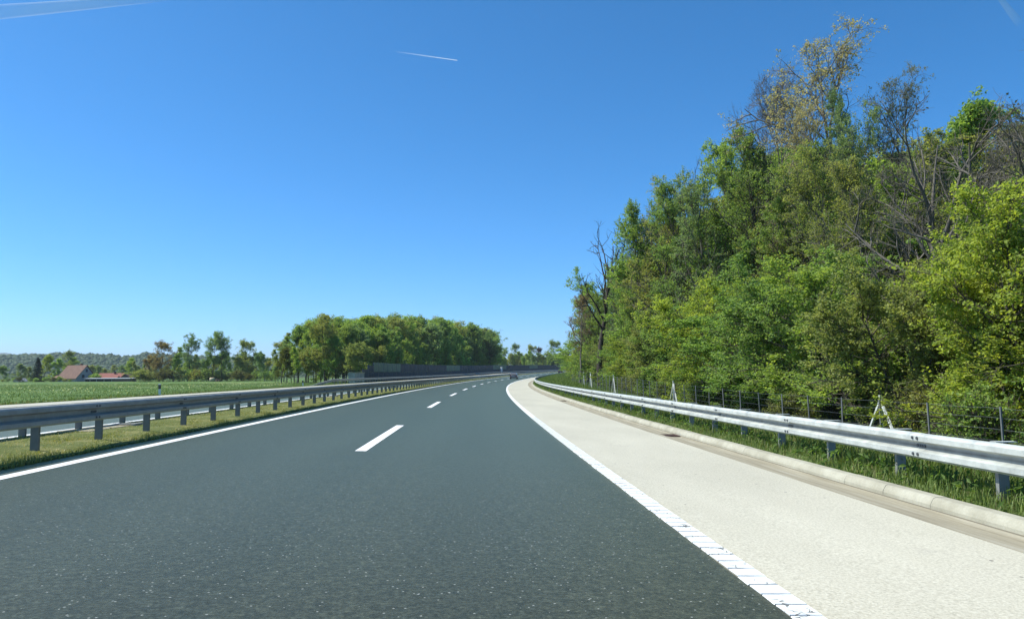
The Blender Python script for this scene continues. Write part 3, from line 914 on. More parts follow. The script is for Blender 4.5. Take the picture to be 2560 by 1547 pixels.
proto('horn3', 23, 9, .05, 3.2, ENV_OVAL, 22, 9, 7, 40000, .125, tr=.11, stems=2, flat=.5, jit=.10, ang=(35, 75), up=.09)
proto('twig1', 31, 16, .15, 3.9, ENV_TALL, 34, 9, 6, 17000, .12, tr=.17, up=.20, ang=(28, 55), jit=.08, barkm='bark')
proto('twig2', 32, 15, .18, 4.2, ENV_TALL, 32, 9, 6, 13000, .115, tr=.17, up=.18, ang=(30, 60), jit=.08, barkm='bark_grey')
proto('spring1', 35, 17, .04, 4.6, ([0, .3, .6, .85, 1], [.85, 1, 1, .8, .5]), 44, 9, 6, 30000, .16, tr=.2, up=.14, ang=(30, 66), jit=.12)
proto('spring2', 36, 16, .08, 5.0, ([0, .3, .6, .85, 1], [.8, 1, 1, .85, .5]), 40, 9, 6, 24000, .15, tr=.2, up=.12, ang=(30, 70), jit=.10, barkm='bark_grey')
proto('bare', 41, 15, .22, 5.0, ENV_OPEN, 20, 8, 6, 1500, .10, tr=.22, up=.12, ang=(25, 62), lean=.02, twig4=5, barkm='bark_grey', jit=.06)
proto('bare_fork', 42, 13, .20, 5.4, ENV_OPEN, 11, 7, 5, 1600, .11, tr=.30, up=.10, ang=(25, 60), stems=2, twig4=4, barkm='bark_grey', jit=.06)
proto('oak', 51, 22, .38, 7.0, ([0, .2, .5, .8, 1], [.9, 1, .95, .75, .4]), 14, 10, 7, 9000, .135, tr=.36, up=.07, ang=(32, 66), twist=.2, twig4=3, jit=.11, barkm='bark_grey', lt0=.45)
proto('dead', 61, 15, .30, 6.0, ([0, .4, .7, 1], [.6, .9, 1, .6]), 9, 5, 2, 0, .2, tr=.34, up=.16, ang=(22, 48), twist=.17, barkm='bark_dark', trunk_top=.82)
proto('bush1', 71, 2.4, .02, 1.7, ENV_LOW, 14, 7, 5, 7000, .10, tr=.04, stems=4, flat=.6, jit=.08, up=.12)
proto('bush2', 72, 1.8, .02, 1.5, ENV_LOW, 12, 6, 5, 5000, .11, tr=.035, stems=4, flat=.5, jit=.08, up=.15)
# lighter versions for trees a long way off
proto('far_open', 81, 15, .26, 5.6, ([0, .3, .7, 1], [.8, 1, 1, .5]), 34, 8, 4, 11000, .32, tr=.22, up=.05, ang=(28, 78), jit=.3, barkm='bark_dark')
proto('far_open2', 82, 17, .33, 5.2, ([0, .3, .7, 1], [.7, 1, 1, .55]), 30, 8, 4, 11000, .32, tr=.2, up=.06, ang=(28, 72), jit=.3, barkm='bark_dark')
proto('far_full', 83, 14, .04, 4.8, ENV_LOW, 30, 8, 4, 12000, .36, tr=.2, jit=.35, up=.05)
proto('far_full2', 84, 15, .06, 5.0, ENV_OPEN, 30, 8, 4, 12000, .36, tr=.22, jit=.35, up=.10)
proto('far_slim', 85, 16, .15, 3.2, ENV_TALL, 24, 7, 4, 4500, .33, tr=.16, up=.2, ang=(25, 55), jit=.22, barkm='bark_grey')
proto('far_bush', 86, 3.2, .02, 2.8, ENV_LOW, 14, 6, 4, 3000, .30, tr=.05, stems=4, jit=.18)
# spruce
def spruce_meshes():
    rng = np.random.default_rng(5); H = 10; Vs = []; Fs = []; nv = 0
    T = np.array([[[0, 0, 0], [0, 0, H * .5], [0, 0, H]]], float); V, F = tubes(T, np.array([.2]), np.array([.02]), 6); Vs.append(V); Fs.append(F); nv = len(V)
    N = 190; h = rng.uniform(.4, H * .98, N); a = rng.uniform(0, 2 * math.pi, N); L = 2.9 * (1 - h / H) ** .85 + .15
    d = np.c_[np.cos(a), np.sin(a), -.25 + .4 * h / H]
    B = grow(rng, np.c_[0 * h, 0 * h, h], d, L, 3, .05, .02)
    V, F = tubes(B, np.full(N, .03), np.full(N, .008), 3); Vs.append(V); Fs.append(F + nv)
    trunk = mesh_np('trunk', np.concatenate(Vs), np.concatenate(Fs), M['bark_dark'], True)
    pos, dd, t, idx = sample(rng, B, 45, .1, 1.05)
    pos = pos + rng.normal(0, .14, pos.shape) + np.array([0, 0, -.1])
    V, F = leaf_quads(rng, pos, dd, .34, .5, .4)
    return trunk, mesh_np('crown', V, F, M['leaf'], False, {'tint': np.repeat(np.clip(rng.normal(.45, .18, len(pos)), 0, 1), 4)}), H
PT['spruce'] = spruce_meshes()

tr_rng = random.Random(77)
ORD = ['first', 'second', 'third', 'fourth', 'fifth', 'sixth', 'seventh', 'eighth', 'ninth', 'tenth', 'eleventh', 'twelfth', 'thirteenth', 'fourteenth', 'fifteenth', 'sixteenth', 'seventeenth', 'eighteenth', 'nineteenth']
for tens, full in (('twenty', 'twentieth'), ('thirty', 'thirtieth'), ('forty', 'fortieth'), ('fifty', 'fiftieth')):
    ORD += [full] + [tens + '-' + u for u in ORD[:9]]
def plant(name, key, x, y, H, color, label, cat='tree', group=None, wide=1.0, rz=None, tint_j=.12, z=None, sink=.1):
    trunk, crown, H0 = PT[key]
    zb = gz(x, y) if z is None else z
    root = empty(name, (x, y, zb - sink), tr_rng.uniform(0, 6.28) if rz is None else rz)
    k = H / H0
    root.scale = (k * wide * tr_rng.uniform(.94, 1.06), k * wide * tr_rng.uniform(.94, 1.06), k)
    tag(root, label, cat, group)
    t_ = obj('trunk', trunk, root)
    if crown is not None:
        c_ = obj('crown', crown, root)
        if key.startswith('far'): color = tuple(min(.5, q * 1.05) for q in color)
        j = 1 + tr_rng.uniform(-tint_j, tint_j); w = tr_rng.uniform(-tint_j, tint_j) * .5
        c_.color = (color[0] * (j + w), color[1] * j, color[2] * (j - w), 1)
    return root
GREEN_ = (.225, .340, .105); YELLOW = (.300, .395, .080); FRESH = (.260, .395, .105); OLIVE = (.275, .325, .112)
BRONZE = (.42, .405, .235); BLUEG = (.215, .320, .160); DARKG = (.150, .240, .090); SPRUCE = (.030, .058, .042)

# skyline trees of the right-hand wood: (px, distance, top row, kind, colour, width, label)
G = 'trees of the roadside wood'
SKY = [
 (1500, 88, 562, 'dead', None, 1.0, 'dead tree with bare dark forked limbs at the left end of the wood', 'dead_tree'),
 (1448, 100, 735, 'twig2', (.27, .22, .16), 1.2, 'small bronze-leaved tree leaning out at the far left of the wood', 'tree'),
 (1548, 92, 640, 'spring2', BLUEG, .75, 'pale green tree right behind the dead tree', 'tree'),
 (1495, 96, 735, 'spring1', GREEN_, .9, 'dark green tree around the foot of the dead tree', 'tree'),
 (1462, 104, 800, 'horn3', GREEN_, 1.2, 'low green tree at the very left end of the wood', 'tree'),
 (1615, 74, 520, 'spring1', FRESH, .85, 'tall fresh green tree forming the left shoulder of the wood', 'tree'),
 (1655, 70, 452, 'spring2', OLIVE, .85, 'twiggy green tree with upright shoots on the left skyline', 'tree'),
 (1600, 78, 545, 'bare', None, .6, 'leafless twiggy tree poking out at the left shoulder of the wood', 'bare_tree'),
 (1752, 62, 402, 'dead', None, .55, 'bare spiky treetop rising above the left half of the wood', 'dead_tree'),
 (1710, 66, 462, 'spring1', GREEN_, .85, 'leafy tree left of the bare spiky treetop', 'tree'),
 (1775, 60, 440, 'spring2', BLUEG, .8, 'blue green tree right of the bare spiky treetop', 'tree'),
 (1840, 60, 352, 'spring1', FRESH, 1.0, 'bright green tree with layered crown left of the tall oak', 'tree'),
 (1915, 56, 335, 'twig1', GREEN_, 1.0, 'slender tree with green tufts just left of the tall oak', 'tree'),
 (1985, 56, 165, 'bare', None, .62, 'leafless grey tree on the left flank of the tall oak', 'bare_tree'),
 (2140, 48, 52, 'oak', BRONZE, 1.0, 'tallest tree, open oak with bronze young leaves above the wood', 'oak_tree'),
 (2035, 45, 262, 'oak', BRONZE, .62, 'lower bronze oak with crooked limbs left of the tallest tree', 'oak_tree'),
 (2300, 48, 165, 'oak', (.26, .27, .13), .66, 'open crowned oak right of the tallest tree', 'oak_tree'),
 (2135, 44, 235, 'twig1', BLUEG, .55, 'ivy green slim tree clinging below the tallest oak', 'tree'),
 (2195, 41, 300, 'spring2', BLUEG, .75, 'blue green tree under the right arm of the tallest oak', 'tree'),
 (2375, 27, 285, 'bare_fork', None, 1.1, 'broad leafless grey tree with forked trunk at upper right', 'bare_tree'),
 (2435, 40, 275, 'full1', FRESH, .85, 'bright green domed treetop near the right edge', 'tree'),
 (2510, 42, 295, 'spring1', GREEN_, .9, 'leafy tree behind the domed treetop at the right edge', 'tree'),
 (2575, 36, 290, 'bare', None, .8, 'bare branched tree cut by the right edge of the view', 'bare_tree'),
 (2660, 38, 290, 'full1', GREEN_, .9, 'tall leafy tree just outside the right edge', 'tree'),
 (2225, 35, 400, 'twig2', OLIVE, 1.0, 'twiggy olive tree below the oaks in the middle of the wood', 'tree'),
 (2105, 38, 385, 'spring2', OLIVE, .9, 'half leafed tree in front of the tallest oak trunk', 'tree'),
 (1990, 44, 390, 'spring1', GREEN_, .85, 'green tree below the crooked bronze oak', 'tree'),
 (2640, 19, 480, 'horn3', YELLOW, 1.0, 'yellow green bush tree filling the right edge', 'tree'),
 (2450, 25, 720, 'horn1', YELLOW, 1.1, 'yellow green hornbeam beneath the leafless forked tree', 'tree'),
]
for px, d, yt, key, colr, wide, lab, nm in SKY:
    x, y = bearing(px, d); zb = gz(x, y)
    plant(nm, key, x, y, tall(yt, px, d, zb) + .1, colr or (.1, .1, .05), lab, 'tree', None, wide)
SIL = ([1380, 1415, 1450, 1500, 1540, 1580, 1600, 1640, 1700, 1760, 1800, 1850, 1900, 1950, 2000, 2100, 2200, 2290, 2340, 2400, 2480, 2560, 2700], [900, 860, 800, 750, 690, 570, 530, 480, 470, 440, 400, 375, 365, 370, 380, 390, 390, 400, 420, 300, 275, 300, 300])
def px_of(x, y):
    d = x * sy + y * cy; return 1280 + F_PX * (x * cy - y * sy) / d, d
kinds_front = [('horn1', YELLOW), ('horn2', FRESH), ('horn3', GREEN_), ('horn2', YELLOW), ('horn1', FRESH), ('horn3', OLIVE)]
kinds_mid = [('full1', GREEN_), ('spring1', OLIVE), ('full2', GREEN_), ('horn3', FRESH), ('spring2', FRESH), ('twig2', OLIVE), ('full2', BLUEG), ('spring1', GREEN_)]
LAB = {'horn': 'low branched hornbeam in the front row of the wood, leaves down to the fence', 'full': 'leafy green tree inside the roadside wood behind the front row',
       'twig': 'half leafed spring tree with visible twigs inside the roadside wood', 'back': 'green tree standing deep in the roadside wood'}
def colour_word(c):
    return {YELLOW: 'yellow green', FRESH: 'fresh green', OLIVE: 'olive green', GREEN_: 'mid green', BLUEG: 'blue green', DARKG: 'dark green'}.get(c, 'green')
FRONT_TOP = ([1380, 1450, 1600, 1800, 2000, 2200, 2460, 2520, 2600, 2800], [880, 830, 760, 690, 640, 640, 660, 540, 470, 440])
SECOND_TOP = ([1380, 1500, 1600, 1800, 2000, 2100, 2480, 2520, 2700], [900, 800, 640, 560, 520, 560, 570, 420, 370])
ROWS = iter(['front', 'second', 'third', 'fourth', 'rearmost'])
def wood_row(o0, step, s0, s1, hs, kinds, labk, jo, cap=0.0, wide=1.0):
    rown = next(ROWS)
    s = s0; i = 0
    while s < s1:
        key, colr = kinds[tr_rng.randrange(len(kinds))]
        oo = o0 + tr_rng.uniform(-jo, jo); ss = s + tr_rng.uniform(-.3, .3) * step
        x, y = map(float, xy(ss, oo)); zb = gz(x, y); px, d = px_of(x, y)
        H = tr_rng.uniform(*hs)
        lim = tall(float(np.interp(px, *SIL)) + cap * tr_rng.uniform(.3, 1), px, d, zb)
        if rown in ('front', 'second'):
            lim = min(lim, tall(float(np.interp(px, *(FRONT_TOP if rown == 'front' else SECOND_TOP))) + tr_rng.uniform(-25, 60), px, d, zb))
        H = min(H, lim)
        if H > 2.5 and px > 1405:
            i += 1
            lk = labk or {'spri': 'twig'}.get(key[:4], key[:4])
            plant('tree' if lk != 'horn' else 'hornbeam', key, x, y, H, colr, colour_word(colr) + {'horn': ' hornbeam', 'full': ' leafy tree', 'twig': ' half leafed tree', 'back': ' tree'}[lk] + ', ' + rown + ' row of right wood, ' + ORD[i - 1] + ' from right end', 'tree', {'horn': 'front row hornbeams', 'full': 'leafy trees in the wood', 'twig': 'half leafed trees in the wood', 'back': 'trees deep in the wood'}[lk], wide * tr_rng.uniform(.85, 1.15) * min(1.25, max(.8, 9 / H) if key.startswith('horn') else 1.0))
        s += step * (1 + max(0, s - 60) * .012)
wood_row(17.3, 3.5, 8, 150, (4.8, 7.6), kinds_front, 'horn', .9, 60, 1.05)
wood_row(20.3, 4.0, 10, 150, (8, 12), kinds_mid, None, 1.2, 110)
wood_row(24.0, 4.0, 12, 150, (14, 19), kinds_mid, None, 1.5, 25, 1.15)
wood_row(30.0, 4.2, 14, 150, (19, 25), [('spring1', OLIVE), ('spring2', BLUEG), ('full1', GREEN_), ('full2', BLUEG), ('full2', GREEN_)], 'back', 2, 12, 1.15)
wood_row(38.0, 7.5, 10, 140, (12, 16), [('full1', DARKG), ('full2', GREEN_)], 'back', 2, 90)
# scrub between fence and wood
for i, s in enumerate(sorted(tr_rng.uniform(12, 90) for _ in range(26))):
    pass; oo = tr_rng.uniform(14.4, 15.6)
    x, y = map(float, xy(s, oo)); key = tr_rng.choice(['bush1', 'bush2'])
    plant('shrub', key, x, y, tr_rng.uniform(.9, 2.2), tr_rng.choice([GREEN_, FRESH, OLIVE]), 'low leafy shrub between wire fence and wood, ' + ORD[i] + ' from the right end', 'shrub', 'scrub behind the wire fence')

# middle wood behind the noise wall
SILM = ([660, 690, 720, 760, 800, 830, 900, 960, 1000, 1060, 1110, 1150, 1190, 1230, 1250], [900, 872, 850, 818, 797, 794, 797, 800, 792, 798, 804, 815, 824, 832, 870])
DM = ([680, 800, 900, 1000, 1100, 1200, 1245], [172, 166, 158, 196, 250, 322, 352])
mk_sky = [('far_open2', OLIVE), ('far_slim', FRESH), ('far_open', GREEN_), ('far_full2', GREEN_), ('far_open2', FRESH), ('far_slim', OLIVE), ('far_full', FRESH), ('far_open', OLIVE)]
mk = [('far_full', GREEN_), ('far_full2', FRESH), ('far_open2', OLIVE), ('far_slim', YELLOW), ('far_full2', GREEN_), ('far_open', FRESH), ('far_full2', BLUEG), ('far_slim', FRESH), ('far_open2', GREEN_), ('far_full', YELLOW)]
for row, (dd, frac0, frac1, step) in enumerate([(0, .45, .72, 21), (9, .72, .95, 24), (20, .94, 1.03, 24), (34, .96, 1.02, 30)]):
    px = 690.0 + row * 7; cnt = 0
    while px < 1240 - row * 4:
        d = float(np.interp(px, *DM)) + dd + tr_rng.uniform(-2, 4)
        x, y = bearing(px, d); zb = gz(x, y)
        H = tall(float(np.interp(px, *SILM)), px, d, zb) * tr_rng.uniform(frac0, frac1)
        key, colr = (mk if row < 2 else mk_sky)[tr_rng.randrange(8)]
        plant('tree', key, x, y, max(3, H), colr, colour_word(colr) + [' tree in the front rank of the middle wood, ', ' tree in the second rank of the middle wood, ', ' crown on the skyline of the middle wood, ', ' rearmost crown of the middle wood, '][row] + ORD[cnt] + ' from the left', 'tree', 'trees of the middle wood, ' + ['front', 'second rank', 'skyline', 'skyline'][row], tr_rng.uniform(.85, 1.1))
        cnt += 1
        px += step * tr_rng.uniform(.75, 1.25) * 165 / d
# individual trees of the middle wood that stand out
for px, d, yt, key, colr, wide, lab in [
 (815, 164, 791, 'far_open2', OLIVE, .95, 'open dark limbed tree at the upper left of the middle wood'),
 (1190, 318, 823, 'far_open', GREEN_, 1.0, 'dark tree with bare lower trunk near the right end of the middle wood'),
 (1228, 330, 832, 'far_open2', DARKG, .95, 'last leaning tree at the right end of the middle wood'),
 (745, 160, 868, 'far_slim', YELLOW, 1.2, 'yellow green young tree at the meadow edge beside the second delineator'),
 (705, 168, 872, 'far_full2', (.115, .14, .03), .9, 'yellow green round tree at the left end of the middle wood')]:
    x, y = bearing(px, d); zb = gz(x, y); plant('tree', key, x, y, tall(yt, px, d, zb), colr, lab, 'tree', None, wide)

# distant trees over the bend
for px, yt, key, colr, wide, lab in [
 (1258, 870, 'far_open2', GREEN_, .9, 'far tree just right of the middle wood gap'),
 (1285, 861, 'far_open', BLUEG, .8, 'far round topped tree above the grey hatchback'),
 (1302, 884, 'far_full', YELLOW, .9, 'low yellow green far tree beside the round topped one'),
 (1322, 864, 'far_open', OLIVE, 1.0, 'far brownish domed tree over the bend'),
 (1346, 870, 'far_open', (.11, .08, .05), .8, 'far reddish brown tree over the bend'),
 (1352, 890, 'far_full2', FRESH, .9, 'low bright far tree over the bend'),
 (1377, 853, 'far_open', GREEN_, 1.15, 'tallest far tree over the bend with spreading crown'),
 (1405, 888, 'far_slim', OLIVE, .9, 'thin far tree right of the tallest one'),
 (1422, 891, 'far_full', GREEN_, 1.0, 'far green tree near the edge of the right wood'),
 (1448, 889, 'far_full2', GREEN_, 1.0, 'far tree half hidden by the right wood')]:
    d = 520 + tr_rng.uniform(-10, 25); x, y = bearing(px, d); zb = 4.2
    plant('tree', key, x, y, tall(yt, px, d, zb), colr, lab, 'tree', None, wide, z=zb)
px = 1246; cnt = 0
while px < 1470:
    d = 545 + tr_rng.uniform(-8, 20); x, y = bearing(px, d)
    plant('tree', tr_rng.choice(['far_full', 'far_full2']), x, y, tall(895 + tr_rng.uniform(-4, 6), px, d, 4), tr_rng.choice([GREEN_, OLIVE, BLUEG]), 'low tree in the distant hedge line over the bend, ' + ORD[cnt] + ' from the left', 'tree', 'distant hedge line over the bend', 1.1, z=4.0); cnt += 1
    px += 13
px = 1250; cnt = 0
while px < 1475:
    d = 500 + tr_rng.uniform(-8, 12); x, y = bearing(px, d)
    plant('tree', tr_rng.choice(['far_full', 'far_full2', 'far_bush']), x, y, tall(tr_rng.uniform(878, 896), px, d, 4), tr_rng.choice([GREEN_, OLIVE, BLUEG, FRESH]), 'low tree among the far trees over the bend, ' + ORD[cnt] + ' from the left', 'tree', 'low trees over the bend', .8, z=4.0); cnt += 1
    px += tr_rng.uniform(7, 12)
# the knoll those far trees stand on
kn = strip('embankment', np.linspace(470, 760, 30), -np.r_[17.0, 20, 26, 40, 80, 160][::1], M['verge'], zf=lambda s, o: zprof(s) * 0 + 4.0 + .3 * np.sin(o * .1) - 3.2 * smooth(-60, -160, o), dz=0)
tag(kn, 'low green bank beyond the end of the noise wall', 'bank', kind='structure')

# trees left of the wood and around the farm
for px, d, yt, key, colr, wide, lab in [
 (400, 262, 856, 'far_open', (.27, .24, .12), .95, 'round bronze topped tree on a dark trunk, left of the meadow trees'),
 (374, 272, 890, 'far_full', (.27, .20, .11), .7, 'brownish bush tree beside the bronze topped tree'),
 (437, 264, 868, 'far_slim', FRESH, 1.1, 'light green tree with thin dark trunk right of the bronze topped tree'),
 (472, 262, 838, 'far_open2', BLUEG, .7, 'tall thin tree leaning to the right in the meadow row'),
 (490, 266, 886, 'far_slim', OLIVE, .9, 'short tree beside the tall leaning one'),
 (532, 258, 832, 'far_open2', GREEN_, .72, 'left tree of the tall pair with bare trunks'),
 (556, 259, 834, 'far_open2', BLUEG, .75, 'right tree of the tall pair with bare trunks'),
 (523, 262, 893, 'far_full', YELLOW, .62, 'small yellow green tree under the tall pair'),
 (570, 268, 880, 'far_full2', GREEN_, .8, 'round green tree under the tall pair'),
 (605, 262, 853, 'far_open', OLIVE, .9, 'open domed tree right of the tall pair'),
 (612, 268, 882, 'far_full', DARKG, .9, 'dark green tree below the open domed one'),
 (640, 262, 884, 'far_full', OLIVE, .8, 'olive tree between the domed tree and the middle wood'),
 (664, 240, 882, 'far_full2', BLUEG, .75, 'grey green tree touching the middle wood'),
 (97, 288, 893, 'spruce', SPRUCE, .95, 'dark spruce left of the farmhouse'),
 (112, 305, 889, 'far_full2', YELLOW, .75, 'yellow green tree behind the spruce'),
 (148, 304, 898, 'far_full', FRESH, .85, 'light green tree between spruce and farmhouse'),
 (173, 318, 878, 'far_open', OLIVE, .75, 'tall open tree behind the farmhouse roof'),
 (186, 325, 895, 'far_full', GREEN_, .9, 'round green tree behind the farmhouse roof'),
 (330, 300, 896, 'far_full', FRESH, .85, 'bright round tree right of the red roofed barn'),
 (20, 310, 915, 'far_full2', GREEN_, 1.0, 'low green tree at the far left edge'),
 (55, 316, 910, 'far_full', BLUEG, 1.0, 'blue green tree left of the spruce'),
 (-20, 306, 912, 'far_full2', OLIVE, 1.0, 'olive tree just beyond the left edge'),
 (75, 320, 918, 'far_full', OLIVE, .9, 'olive tree in the gap left of the spruce')]:
    wide = wide * (1.0 if key == 'spruce' else 1.2)
    x, y = bearing(px, d); zb = gz(x, y); plant('spruce_tree' if key == 'spruce' else 'tree', key, x, y, tall(yt, px, d, zb), colr, lab, 'tree', None, wide)
# hedge along the far side of the meadow
px = -40; cnt = 0
while px < 690:
    d = 252 + tr_rng.uniform(-4, 14) + (30 if px < 340 else 0)
    if not (150 < px < 345):
        x, y = bearing(px, d); zb = gz(x, y)
        plant('bush', 'far_bush', x, y, tall(tr_rng.uniform(924, 936) if px > 240 else tr_rng.uniform(940, 949), px, d, zb), tr_rng.choice([GREEN_, FRESH, BLUEG, OLIVE, (.12, .14, .05)]), 'leafy bush in the hedge at the far side of the meadow, ' + ORD[cnt] + ' from the left', 'bush', 'hedge along the meadow', 1.25); cnt += 1
    px += tr_rng.uniform(9, 17)
px = 345; cnt = 0
while px < 690:
    d = 285 + tr_rng.uniform(-4, 14); x, y = bearing(px, d); zb = gz(x, y)
    plant('tree', tr_rng.choice(['far_full', 'far_full2', 'far_slim']), x, y, tall(tr_rng.uniform(893, 915), px, d, zb), tr_rng.choice([GREEN_, OLIVE, BLUEG]), 'low tree in the thicket behind the meadow hedge, ' + ORD[cnt] + ' from the left', 'tree', 'thicket behind the meadow hedge', 1.0); cnt += 1
    px += tr_rng.uniform(14, 24)
px = 200; cnt = 0
while px < 350:
    d = 420 + tr_rng.uniform(-4, 24); x, y = bearing(px, d); zb = -.3
    plant('tree', tr_rng.choice(['far_full', 'far_full2']), x, y, tall(tr_rng.uniform(912, 922), px, d, zb), tr_rng.choice([GREEN_, OLIVE, BLUEG]), 'tree behind the farm outbuildings, ' + ORD[cnt] + ' from the left', 'tree', 'trees behind the farm outbuildings', 1.1, z=zb); cnt += 1
    px += tr_rng.uniform(12, 18)

for px, d, yt, colr, lab in [(152, 291, 941, GREEN_, 'low shrub hiding the left corner of the farmhouse'), (166, 288, 946, OLIVE, 'low shrub in front of the farmhouse roof edge'), (240, 296, 934, FRESH, 'shrub growing beside the farmhouse gable'), (177, 290, 948, FRESH, 'smallest shrub in front of the farmhouse')]:
    x, y = bearing(px, d); zb = gz(x, y); plant('bush', 'far_bush', x, y, tall(yt, px, d, zb), colr, lab, 'bush', None, 1.3)
# distant forest canopy on the ridge: one mass
rng = np.random.default_rng(9)
bm = bmesh.new(); bmesh.ops.create_icosphere(bm, subdivisions=1, radius=1)
iv = np.array([v.co[:] for v in bm.verts]); if_ = np.array([[v.index for v in f.verts] for f in bm.faces]); bm.free()
hill_me = bpy.data.objects['hill'].data
hv = np.array([v.co[:] for v in hill_me.vertices]).reshape(15, 260, 3)
N = 5200
a_ = rng.uniform(1, 9.2, N); b_ = rng.uniform(70, 200, N)
i0 = a_.astype(int); j0 = b_.astype(int); fa = (a_ - i0)[:, None]; fb = (b_ - j0)[:, None]
base = (hv[i0, j0] * (1 - fa) + hv[i0 + 1, j0] * fa) * (1 - fb) + (hv[i0, j0 + 1] * (1 - fa) + hv[i0 + 1, j0 + 1] * fa) * fb
sz = rng.uniform(2.8, 5.2, N)
V = base[:, None] + iv[None] * (sz[:, None, None] * rng.uniform(.75, 1.25, (N, len(iv), 1)) * np.array([1, 1, .9]))
F = (if_[None] + np.arange(N)[:, None, None] * len(iv)).reshape(-1, 3)
tint = np.repeat(np.clip(rng.normal(.5, .12, N), 0, 1), len(iv))
df = obj('distant_forest', mesh_np('distant_forest', V.reshape(-1, 3), F, M['leaf'], True, {'tint': tint}))
df.color = (.095, .165, .07, 1)
tag(df, 'continuous woodland canopy covering the ridge behind the farm', 'forest', kind='stuff')

# ------------------------------------------------------------------ farm
hx, hy = bearing(196, 300); hz_ = gz(hx, hy)
hs = empty('farmhouse', (hx, hy, hz_), rad(-28) - YAW * .5)
tag(hs, 'farmhouse with steep weathered brown tile roof and white gable', 'house')
L2, W2, E, RZ = 5.9, 4.6, 1.0, 6.15
mb = MB(); mb.prism([(-W2 + .5, -.3), (W2 - .5, -.3), (W2 - .5, E + .35), (0, RZ - .35), (-W2 + .5, E + .35)], -L2 + .3, L2 - .3, 'x'); mb.build('wall', M['render_white'], hs)
rf = MB()
for sg in (-1, 1):
    rf.add([(-L2, sg * W2, E), (L2, sg * W2, E), (L2, 0, RZ), (-L2, 0, RZ), (-L2, sg * W2, E + .18), (L2, sg * W2, E + .18), (L2, 0, RZ + .2), (-L2, 0, RZ + .2)],
           [(0, 1, 2, 3), (4, 5, 6, 7), (0, 1, 5, 4), (1, 2, 6, 5), (2, 3, 7, 6), (3, 0, 4, 7)])
rf = rf.build('roof', M['tile_old'], hs)
MB().box(1.2, 1.95, .2, .9, 5.2, 6.95).build('chimney', M['brick'], rf)
for yv_, zv_, w_ in ((-1.4, 1.5, 1.0), (1.2, 1.5, 1.0), (0, 3.7, .8)):
    f_ = MB().box(L2 - .3, L2 - .24, yv_ - w_ / 2 - .1, yv_ + w_ / 2 + .1, zv_ - .1, zv_ + 1.2).build('window', M['blue_frame'], hs)
    MB().box(L2 - .24, L2 - .22, yv_ - w_ / 2, yv_ + w_ / 2, zv_, zv_ + 1.1).build('pane', M['glass_dark'], f_)
MB().box(-9.5, -5.8, -4.4, -1.0, -.3, 1.2).build('annex', M['wall_brown'], hs)
mb = MB(); mb.prism([(-4.8, 1.1), (-.6, 1.1), (-.8, 2.6), (-1.2, 2.7)], -9.8, -5.7, 'x'); mb.build('annex_roof', M['tile_old'], hs)

def gabled(name, label, px, d, w, dep, h, ridge_h, wallm, roofm, rz=0, cat='barn', z=None, chimney=False):
    x, y = bearing(px, d); zb = gz(x, y) if z is None else z
    r = empty(name, (x, y, zb), rz - YAW); tag(r, label, cat)
    mb = MB(); mb.prism([(-dep + .3, -.3), (dep - .3, -.3), (dep - .3, h), (0, ridge_h - .25), (-dep + .3, h)], -w + .2, w - .2, 'x'); mb.build('wall', wallm, r)
    q = MB()
    for sg in (-1, 1):
        q.add([(-w, sg * dep, h - .1), (w, sg * dep, h - .1), (w, 0, ridge_h), (-w, 0, ridge_h), (-w, sg * dep, h + .05), (w, sg * dep, h + .05), (w, 0, ridge_h + .15), (-w, 0, ridge_h + .15)],
              [(0, 1, 2, 3), (4, 5, 6, 7), (0, 1, 5, 4), (1, 2, 6, 5), (2, 3, 7, 6), (3, 0, 4, 7)])
    q = q.build('roof', roofm, r)
    if chimney: MB().box(.5, 1.1, -.9, -.3, ridge_h - .6, ridge_h + .8).build('chimney', M['brick'], q)
    return r
# long low shed: dark open front under a grey sheet roof, brown boarded right end
x, y = bearing(276, 288); sd = empty('long_shed', (x, y, gz(x, y)), -YAW); tag(sd, 'long low shed with grey sheet roof and dark open front right of the farmhouse', 'shed')
MB().box(-8.0, 2.0, -2, 2, -.3, .95).build('opening_shade', M['shed_shade'], sd)  # solid dark box painted as the shade behind the open front
MB().box(2.0, 9.2, -2, 2, -.3, .98).build('boarded_wall', M['wall_brown'], sd)
mb = MB(); mb.prism([(-2.5, .98), (2.5, 1.22), (2.5, 1.40), (-2.5, 1.16)], -8.3, 9.5, 'x'); mb.build('roof', M['roof_grey'], sd)
for xx in (-7.9, -6.0, -3.6, -.8, 2.05): MB().box(xx, xx + .18, -2.3, -2.1, -.3, 1.0).build('post', M['galv_old'], sd)
gabled('red_barn', 'barn with bright red tile roof behind the long shed', 287, 306, 5.4, 3.4, 1.6, 3.1, M['wall_brown'], M['tile_red'], rad(4), 'barn', chimney=True)
gabled('red_barn', 'lower red roofed wing in front of the bright red barn', 268, 298, 4.9, 2.6, .9, 2.0, M['wall_brown'], M['tile_red'], rad(2), 'barn')
gabled('dark_outbuilding', 'small dark roofed outbuilding at the right end of the long shed', 323, 296, 2.2, 2.4, 1.1, 2.7, M['wall_brown'], M['roof_dark'], rad(85), 'outbuilding')
gabled('garden_shed', 'small pale grey gabled shed left of the spruce', 55, 282, 1.9, 1.5, .3, 1.35, M['roof_grey'], M['roof_grey'], rad(70), 'shed')
